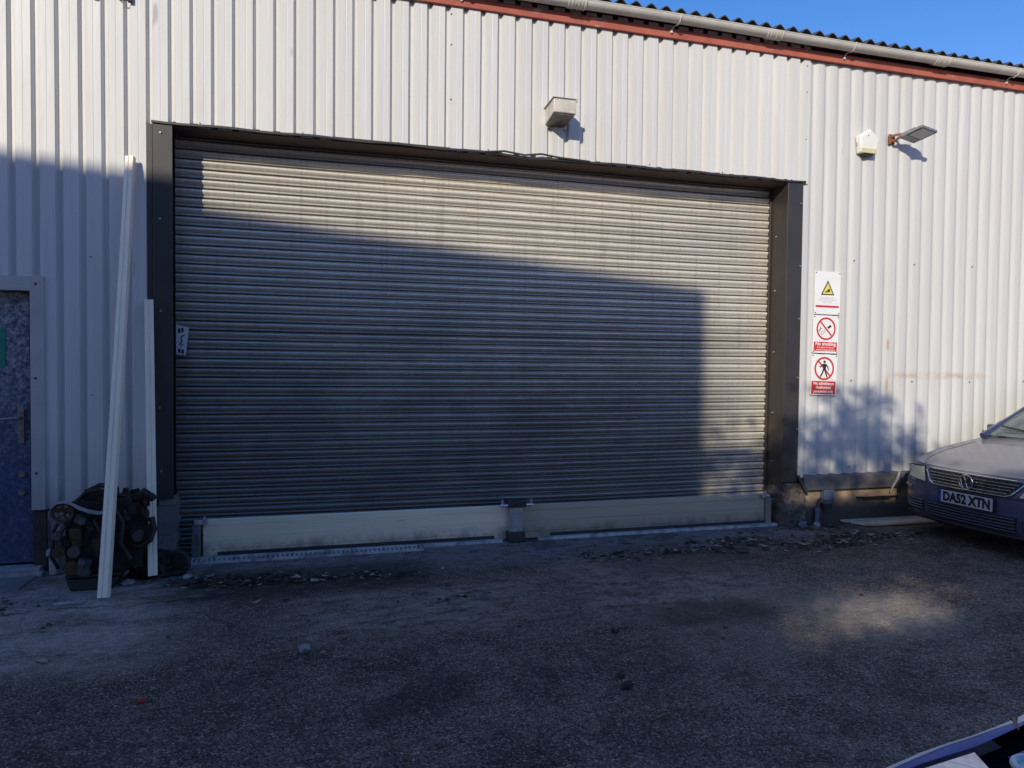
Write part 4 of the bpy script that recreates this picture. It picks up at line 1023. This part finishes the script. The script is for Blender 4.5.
# emblem: ring with V over W
em_c = nose(0, .580, .036); er = .062
em = MB(); em.cyl(em_c-Vector((.022, 0, 0)), em_c-Vector((.004, 0, 0)), er*.98, None, 30); eb = em.build('emblem', M_bplastic, gril, smooth='auto')
m = MB(); m.tube([em_c+Vector((0, er*math.cos(2*math.pi*k/36), er*math.sin(2*math.pi*k/36))) for k in range(36)], .0062, 8, closed=True)
def st(a, b_): m.tube([em_c+Vector((.0, a[0]*er, a[1]*er)), em_c+Vector((.0, b_[0]*er, b_[1]*er))], .0048, 6)
st((-.36, .9), (0, .14)); st((0, .14), (.36, .9)); st((-.86, .42), (-.40, -.88)); st((-.40, -.88), (0, -.06)); st((0, -.06), (.40, -.88)); st((.40, -.88), (.86, .42))
m.build('badge_letters', M_chrome, eb, smooth=True)
# headlights
for s_ in (-1, 1):
    m = MB(); nose_patch(m, ((s_*.435, .520), (s_*.715, .540), (s_*.755, .628), (s_*.505, .645)), 12, 5, .010); hl = m.build('headlight', M_lens, car, smooth=True)
    m = MB(); m.tube([nose(y, z, .008) for y, z in [(s_*.43, .515), (s_*.575, .525), (s_*.72, .535), (s_*.76, .633), (s_*.63, .645), (s_*.50, .65)]], .006, 6, closed=True); m.build('headlight_seal', M_bplastic, hl, smooth=True)
# bumper seams, strips, intake
m = MB(); m.tube([nose(-.80+1.6*i/30, .500, .001) for i in range(31)], .0035, 5)
m.build('bumper_seam', M_bplastic, car)
for s_ in (-1, 1):
    m = MB(); m.tube([nose(s_*(.62+.17*i/6), .445, .006) for i in range(7)], .008, 6); m.build('bumper_strip', M_chrome, car, smooth=True)
    m = MB(); nose_patch(m, ((s_*.46, .235), (s_*.74, .24), (s_*.76, .345), (s_*.46, .345)), 8, 4, .004); fi = m.build('side_intake', M_bplastic, car)
    for k in range(4):
        m = MB(); m.tube([nose(s_*(.47+.27*i/8), .262+k*.026, .009) for i in range(9)], .005, 5); m.build('intake_bar', M_navy, fi, smooth=True)
m = MB(); nose_patch(m, ((-.41, .215), (.41, .215), (.43, .352), (-.43, .352)), 16, 4, .004); li = m.build('lower_intake', M_bplastic, car)
for k in range(5):
    m = MB(); m.tube([nose(-.41+.82*i/16, .235+k*.026, .010) for i in range(17)], .0052, 5); m.build('intake_bar', M_navy, li, smooth=True)
m = MB(); m.tube([(xf(y)-.05, y, .185) for y in [-.78+1.56*i/30 for i in range(31)]], .022, 8); m.build('front_lip', M_bplastic, car, smooth=True)
# number plate
M_plate = simple('plate_white', (.60, .60, .60), (.52, .52, .52), 9, .4, 0, 0)
M_eub = simple('plate_blue', (.02, .06, .30), None, 9, .4, 0, 0)
m = MB(); m.box(.018, .026, -.255, .255, .376, .482); npl = m.build('number_plate', M_plate, car, bevel=.002)
m = MB(); m.box(.0265, .0275, -.255, -.225, .376, .482); m.build('plate_band', M_eub, npl)
m = MB(); m.box(.006, .0175, -.268, .268, .367, .492); m.build('plate_holder', M_bplastic, npl)
MT = Matrix.Translation((.0285, .0, .4275)) @ Matrix.Rotation(R(90), 4, 'Z') @ Matrix.Rotation(R(90), 4, 'X')
m = MB(); text_mb(m, 'DA52 XTN', MT @ Matrix.Translation((.018, 0, 0)), .108, .0055, .86); m.build('plate_characters', M_ink, npl)

# bonnet shut lines, draped on the body
from mathutils.bvhtree import BVHTree
bd = [o for o in car.children if o.name.startswith('body')][0]
bv = BVHTree.FromPolygons([v.co for v in bd.data.vertices], [tuple(p.vertices) for p in bd.data.polygons])
def drape(x, y):
    h = bv.ray_cast(Vector((x, y, 3)), Vector((0, 0, -1)))[0]; return h+Vector((0, 0, .0005)) if h else Vector((x, y, .7))
for s_ in (-1, 1):
    pp = [(-.13, .52), (-.20, .60), (-.34, .665), (-.55, .70), (-.80, .715), (-1.02, .72)]
    fine_ = [(a[0]+(b[0]-a[0])*k/5, a[1]+(b[1]-a[1])*k/5) for a, b in zip(pp, pp[1:]) for k in range(5)]
    m = MB(); m.tube([drape(x, s_*y) for x, y in fine_], .0026, 5); m.build('bonnet_seam', M_bplastic, car)

# ------------------------------------------------------------------ near blue car (front corner in frame)
c2 = thing('parked_car', 'bright blue car whose front corner with painted sky sheen fills the bottom right', 'car', (1.60, -4.90, 0), R(101.1))
make_car(c2, M_blue, M_blue)
M_silver = simple('sky_sheen_strip', (.66, .64, .62), (.55, .53, .52), 6, .25, .6, 0)
t = NT('swirled_lens'); nn = t.noise(7, 3, .5, None, 2.2); c = t.ramp(nn, [(.40, (.58, .60, .66)), (.52, (.26, .26, .42)), (.60, (.62, .64, .68))]); M_lens2 = t.fin(c, .1, 0, Coat_Weight=1.0)
NZ = Matrix.Translation(-Vector(c2.location)); NZ = Matrix.Rotation(-c2.rotation_euler[2], 4, 'Z') @ NZ   # world to car space
OUT = [(.933,-4.827), (1.116,-4.782), (1.198,-4.762), (1.322,-4.732), (1.408,-4.717), (1.498,-4.704), (1.592,-4.686), (1.676,-4.668)]
INN = [(.907,-4.86), (1.082,-4.819), (1.163,-4.799), (1.283,-4.770), (1.376,-4.747), (1.466,-4.733), (1.553,-4.719), (1.622,-4.711)]
BND = [(.895,-4.875), (1.066,-4.836), (1.145,-4.818), (1.261,-4.792), (1.340,-4.781), (1.438,-4.768), (1.516,-4.750), (1.599,-4.730)]
M_bluem = simple('blue_bumper_top', (.012, .12, .40), (.006, .05, .24), 5, .55, 0, 0)
M_pit = simple('dark_recess', (.006, .006, .009), None, 9, .95, 0, 0, Specular_IOR_Level=0.0)
M_silv = simple('silver_strip', (.80, .78, .74), (.66, .64, .61), 6, .5, .2, 0)
def strip(rows, name, mat, par):
    m = MB(); m.grid(lambda i, j: NZ @ Vector(rows[j][i]), len(rows[0]), len(rows)); return m.build(name, mat, par, smooth=True, fix=False)
L3 = lambda P, z: [(x, y, z) for x, y in P]
off = lambda P, dx, dy, z: [(x+dx, y+dy, z) for x, y in P]
strip([off(OUT, -.0, -.006, .688), L3(OUT, .700), [(a[0]*.4+b[0]*.6, a[1]*.4+b[1]*.6, .708) for a, b in zip(OUT, INN)]], 'sky_sheen_strip', M_silv, c2)  # sky reflection along the bumper edge, painted as a pale strip
strip([[(a[0]*.42+b[0]*.58, a[1]*.42+b[1]*.58, .7070) for a, b in zip(OUT, INN)], L3(INN, .7125), [((a[0]+b[0])/2, (a[1]+b[1])/2, .7165) for a, b in zip(INN, BND)], L3(BND, .716)], 'bumper_top', M_bluem, c2)
strip([off(OUT, .0, -.004, .20), off(OUT, .01, .035, .35), off(OUT, .008, .030, .55), off(OUT, .0, .004, .672), off(OUT, 0, -.006, .688)], 'bumper_face', M_blue, c2)
E2 = [(1.690,-4.665), (1.804,-4.633), (2.09,-4.553), (2.30,-4.50)]; I2 = [(1.636,-4.708), (1.737,-4.684), (1.997,-4.618), (2.2,-4.57)]; B2 = [(1.613,-4.727), (1.717,-4.70), (1.963,-4.642), (2.16,-4.60)]
strip([off(E2, 0, -.006, .688), L3(E2, .7005), L3(I2, .7125)], 'sky_sheen_strip', M_silv, c2)
strip([L3(I2, .712), L3(B2, .716)], 'bumper_top', M_bluem, c2)
strip([off(E2, .0, -.004, .20), off(E2, .01, .03, .40), off(E2, 0, .004, .672), off(E2, 0, -.006, .688)], 'bumper_face', M_blue, c2)
m = MB(); m.add([NZ @ Vector(p) for p in [(.895,-4.882,.690), (1.261,-4.800,.690), (1.613,-4.735,.690), (2.16,-4.61,.690), (2.25,-5.1,.74), (.83,-5.15,.74)]], [(0,1,2,3,4,5)]); gr2 = m.build('grille', M_pit, c2, fix=False)
m = MB(); m.add([NZ @ Vector(p) for p in [(1.55,-4.705,.690), (1.75,-4.655,.690), (1.72,-4.76,.695), (1.52,-4.80,.695)]], [(0,1,2,3)]); m.build('recess', M_pit, c2, fix=False)
for k in range(5):
    m = MB(); m.tube([NZ @ Vector((1.50+k*.0, -4.80-k*.05, .694+k*.005)), NZ @ Vector((2.1, -4.68-k*.05, .694+k*.005))], .006, 6); m.build('grille_bar', M_blue, gr2, smooth=True)
m = MB(); pn = [(.881,-4.893,.718), (1.051,-4.853,.718), (1.242,-4.809,.718), (1.417,-4.785,.718), (1.379,-4.854,.724), (1.265,-5.03,.745), (.839,-5.09,.745)]
n_ = len(pn); m.add([NZ @ Vector(p) for p in pn]+[NZ @ (Vector(p)-Vector((0, 0, .03))) for p in pn], [tuple(range(n_))]+[(i, (i+1) % n_, n_+(i+1) % n_, n_+i) for i in range(n_)]); m.build('headlight', M_lens2, c2, bevel=.003)
m = MB(); m.tube([NZ @ Vector((1.679, -4.660, .697)), NZ @ Vector((1.652, -4.69, .704)), NZ @ Vector((1.606, -4.73, .711))], .006, 6); m.build('panel_gap', M_bplastic, c2)
rc = NZ @ Vector((1.492, -4.872, .715)); N = 36
m = MB(); m.tube([rc+Vector((.045*math.cos(2*math.pi*k/N), .045*math.sin(2*math.pi*k/N), .0)) for k in range(N)], .0075, 8, closed=True); m.cyl(rc-Vector((0, 0, .02)), rc-Vector((0, 0, .002)), .043, None, 30); m.build('badge', M_silv, c2, smooth='auto')

# ------------------------------------------------------------------ buildings and tree across the yard (cast the shadows)
M_brick = simple('far_brick', (.46, .44, .42), (.38, .36, .34), 3, .9, 0, .3)
M_sheet = simple('far_sheet', (.42, .43, .45), (.36, .37, .39), 2, .6, 0, .1)
sun_d = Vector((-math.sin(R(33))*math.cos(R(25)), -math.cos(R(33))*math.cos(R(25)), math.sin(R(25))))
T_ = 15.0
C = Vector((3.60, 0, 2.42))+sun_d*T_
hb = thing('tall_building', 'tall pale plain building across the yard behind the viewer', 'building', (C.x, C.y, 0))
L_ = 9; le = Vector((-.976, .217, 0)); bk = Vector((-.60, -.80, 0))
A = Vector((0, 0, 0)); B_ = le*L_; C_ = B_+bk*6; D_ = bk*6
m = MB(); top = C.z-.0
m.add([A, B_, C_, D_]+[p+Vector((0, 0, top)) for p in (A, B_, C_, D_)], [(0,1,2,3),(4,7,6,5),(0,4,5,1),(1,5,6,2),(2,6,7,3),(3,7,4,0)]); m.build('wall', M_brick, hb)
m = MB()
nF = Vector((le.y, -le.x, 0)); nF = nF if nF.y > 0 else -nF
for k in range(3):
    for fl_ in (1.0, 4.2):
        c_ = le*(2+k*2.8)+nF*.02+Vector((0, 0, fl_))
        m.add([c_, c_+le*1.3, c_+le*1.3+Vector((0, 0, 1.5)), c_+Vector((0, 0, 1.5))], [(0,1,2,3)])
build_each(m, 'window', M_bplastic, hb)
lb = thing('low_building', 'low pale sheet metal workshop across the yard behind the viewer', 'building', (-3.30, -10.7, 0))
m = MB(); m.box(0, 7.5, -2.2, 0, 0, 3.15); m.build('wall', M_sheet, lb)
m = MB(); m.box(-.0, 7.55, -2.25, .05, 3.152, 3.22); m.build('roof', M_roof, lb)
# tree
def wallpt(X, z, d): # a point at horizontal distance d (m in y) that shades wall point (X,z)
    k = d/(-sun_d.y); return Vector((X, 0, z))+sun_d*k
M_bark = simple('bark', (.08, .065, .05), (.04, .035, .03), 20, .9, 0, .4)
M_leaf = simple('tree_leaves', (.05, .085, .03), (.08, .10, .03), 3, .6, 0, 0)
DT = 7.6
tc = wallpt(3.0, .2, DT)
tr = thing('tree', 'young leafy tree standing across the yard in front of the low building', 'tree', (tc.x, tc.y, 0))
rt = Vector((tc.x, tc.y, 0))
m = MB(); m.tube([(0, 0, 0), (.04, .03, 1.5), (-.03, .0, 2.6), (0, 0, tc.z), (0, 0, tc.z+.9)], [.08, .065, .05, .04, .015], 10)
# (x, z, radius, leaf clumps)
blobs = [(5.28, .95, .36, 36), (4.86, .82, .35, 30), (5.72, .95, .26, 11), (5.10, 1.20, .24, 11), (5.50, .66, .30, 15), (4.70, .52, .24, 8), (5.12, .60, .30, 16), (5.9, .70, .2, 4), (5.45, 1.33, .16, 5),
         (4.32, .78, .28, 15), (4.05, .70, .26, 15), (3.80, .64, .22, 11), (4.35, .46, .24, 9), (3.98, .42, .24, 10), (4.62, .98, .2, 7), (5.75, .45, .2, 3)]
rnd = random.Random(11); lf = MB()
for (bx, bz, br_, n_) in blobs:
    if bx > 4.55: bx = 5.28+(bx-5.15)*1.28; bz -= .12; n_ = int(n_*1.7)
    c_ = wallpt(bx, bz, DT)-rt
    st_ = Vector((rnd.uniform(-.03, .03), 0, tc.z+rnd.uniform(.0, .75)))
    m.tube([st_, st_.lerp(c_, .5)+Vector((0, 0, .10)), c_], [.018, .012, .006], 5)
    for k in range(n_):
        q = c_+Vector((rnd.gauss(0, .55), rnd.gauss(0, .55), rnd.gauss(0, .55)))*br_
        m.tube([c_, c_.lerp(q, .5)+Vector((0, 0, .02)), q], [.007, .005, .003], 4)
        sz = rnd.uniform(.022, .055)
        for _ in range(rnd.randint(12, 20)):
            p = q+Vector((rnd.gauss(0, sz), rnd.gauss(0, sz), rnd.gauss(0, sz))); s_ = rnd.uniform(.022, .038)
            a = Vector((rnd.gauss(0, 1), rnd.gauss(0, 1), rnd.gauss(0, 1))).normalized(); b_ = a.orthogonal().normalized()
            lf.add([p-a*s_, p+b_*s_*.5, p+a*s_, p-b_*s_*.5], [(0,1,2,3)])
m.build('trunk', M_bark, tr, smooth=True); lf.build('crown', M_leaf, tr, fix=False)

# added sun blockers: leaf screen gapped for the ground patch, beam shading a wall strip
hw = wallpt(3.5, 0, 11.6)
M_leafd = simple('hedge_leaves', (.045, .07, .03), (.07, .08, .03), 3, .6, 0, 0)
hg = thing('sun_screen_hedge', 'unseen leafy screen added behind the low workshop to break up the sun', 'sun_screen_hedge', (hw.x, hw.y, 0))
h0 = Vector((hw.x, hw.y, 0)); lf = MB(); rnd = random.Random(5)
cnt = 0
while cnt < 17000:
    X_ = rnd.uniform(3.3, 9.5); z_ = rnd.uniform(-2.9, .03)
    top_ = .03 if X_ < 5.95 else -.15
    if z_ > top_+.05*math.sin(X_*9): continue
    g1 = ((X_-5.05)/.42)**2+((z_+1.24-.11*(X_-5.0))/.15)**2  # gap in the leaves shaped to let the sun patch through
    g2 = ((X_-4.05)/.55)**2+((z_+1.42)/.10)**2
    if g1 < .8 and rnd.random() < .86: continue
    if .8 <= g1 < 3.2 and rnd.random() < .62-.18*(g1-.8): continue
    if g2 < 1 and rnd.random() < .45: continue
    p = wallpt(X_, z_, 11.6+rnd.uniform(-.3, .5))-h0; s_ = rnd.uniform(.05, .075)
    s_ *= 1.75 if g1 > 4.2 else .75
    a = Vector((rnd.gauss(0, 1), rnd.gauss(0, .6), rnd.gauss(0, 1))).normalized(); b_ = a.cross(Vector((rnd.gauss(0, .4), 1, rnd.gauss(0, .4)))).normalized()
    lf.add([p-a*s_, p+b_*s_*.55, p+a*s_, p-b_*s_*.55], [(0,1,2,3)]); cnt += 1
lf.build('foliage', M_leafd, hg, fix=False)
m = MB()
for k in range(7): m.tube([(k*1.0, 0, 0), (k*1.0+.1, .05, 1.8), (k*1.0+.05, 0, 3.1)], [.07, .05, .02], 6)
m.build('stems', M_bark, hg, smooth=True)
w0 = wallpt(3.3, .235, 12.6); w1 = wallpt(5.92, .235, 12.6); wb = wallpt(3.3, -.02, 12.6)
wk = thing('sun_blocker', 'unseen raised beam on two posts added to cast a strip of shade', 'sun_blocker', (w0.x, w0.y, 0))
m = MB(); m.box(0, w1.x-w0.x, -.9, 0, wb.z, w0.z); m.build('blocker_beam', M_sheet, wk)
m = MB(); m.box(.0, 1.22, -.06, 0, w0.z+.002, w0.z+.16); m.build('blocker_upstand', M_sheet, wk)
for x_ in (.3, 2.5):
    m = MB(); m.box(x_, x_+.15, -.55, -.4, 0, wb.z); m.build('post', M_sheet, wk)

# ------------------------------------------------------------------ light, sky, camera
w = bpy.data.worlds.new('World'); sc.world = w; w.use_nodes = True
nt = w.node_tree; bg = nt.nodes['Background']; sky = nt.nodes.new('ShaderNodeTexSky'); sky.sky_type = 'NISHITA'; sky.sun_disc = False
sky.sun_elevation = R(25); sky.sun_rotation = R(180+33); sky.air_density = 1.1; sky.dust_density = .2; sky.ozone_density = 4.0
hs = nt.nodes.new('ShaderNodeHueSaturation'); hs.inputs['Saturation'].default_value = 1.27
tn = nt.nodes.new('ShaderNodeMix'); tn.data_type = 'RGBA'; tn.blend_type = 'MULTIPLY'; tn.inputs[0].default_value = 1; tn.inputs[7].default_value = (1.25, .915, 1.05, 1)
nt.links.new(sky.outputs[0], hs.inputs['Color']); nt.links.new(hs.outputs[0], tn.inputs[6]); nt.links.new(tn.outputs[2], bg.inputs[0]); bg.inputs[1].default_value = .166
sl = bpy.data.lights.new('Sun', 'SUN'); sl.energy = 4.1; sl.angle = R(.53); sl.color = (1, .915, .745)
so = bpy.data.objects.new('Sun', sl); col.objects.link(so); so.rotation_euler = (-sun_d).to_track_quat('-Z', 'Y').to_euler(); so.location = (-6, -12, 12)

cam = bpy.data.cameras.new('Camera'); co = bpy.data.objects.new('Camera', cam); col.objects.link(co); sc.camera = co
cam.sensor_width = 36; cam.lens = 36*720/1024; cam.clip_start = .05; cam.clip_end = 1000
yaw, pitch, roll = R(-16.07245), R(-1.62747), R(.55983)
f = Vector((-math.sin(yaw)*math.cos(pitch), math.cos(yaw)*math.cos(pitch), math.sin(pitch)))
r0 = Vector((math.cos(yaw), math.sin(yaw), 0)); u0 = r0.cross(f)
rr = r0*math.cos(roll)+u0*math.sin(roll); uu = -r0*math.sin(roll)+u0*math.cos(roll)
Mc = Matrix((rr, uu, -f)).transposed().to_4x4(); Mc.translation = (0, -6, 1.56); co.matrix_world = Mc
sc.view_settings.view_transform = 'Standard'; sc.view_settings.look = 'None'; sc.view_settings.exposure = 0; sc.view_settings.gamma = 1
sc.cycles.use_denoising = True
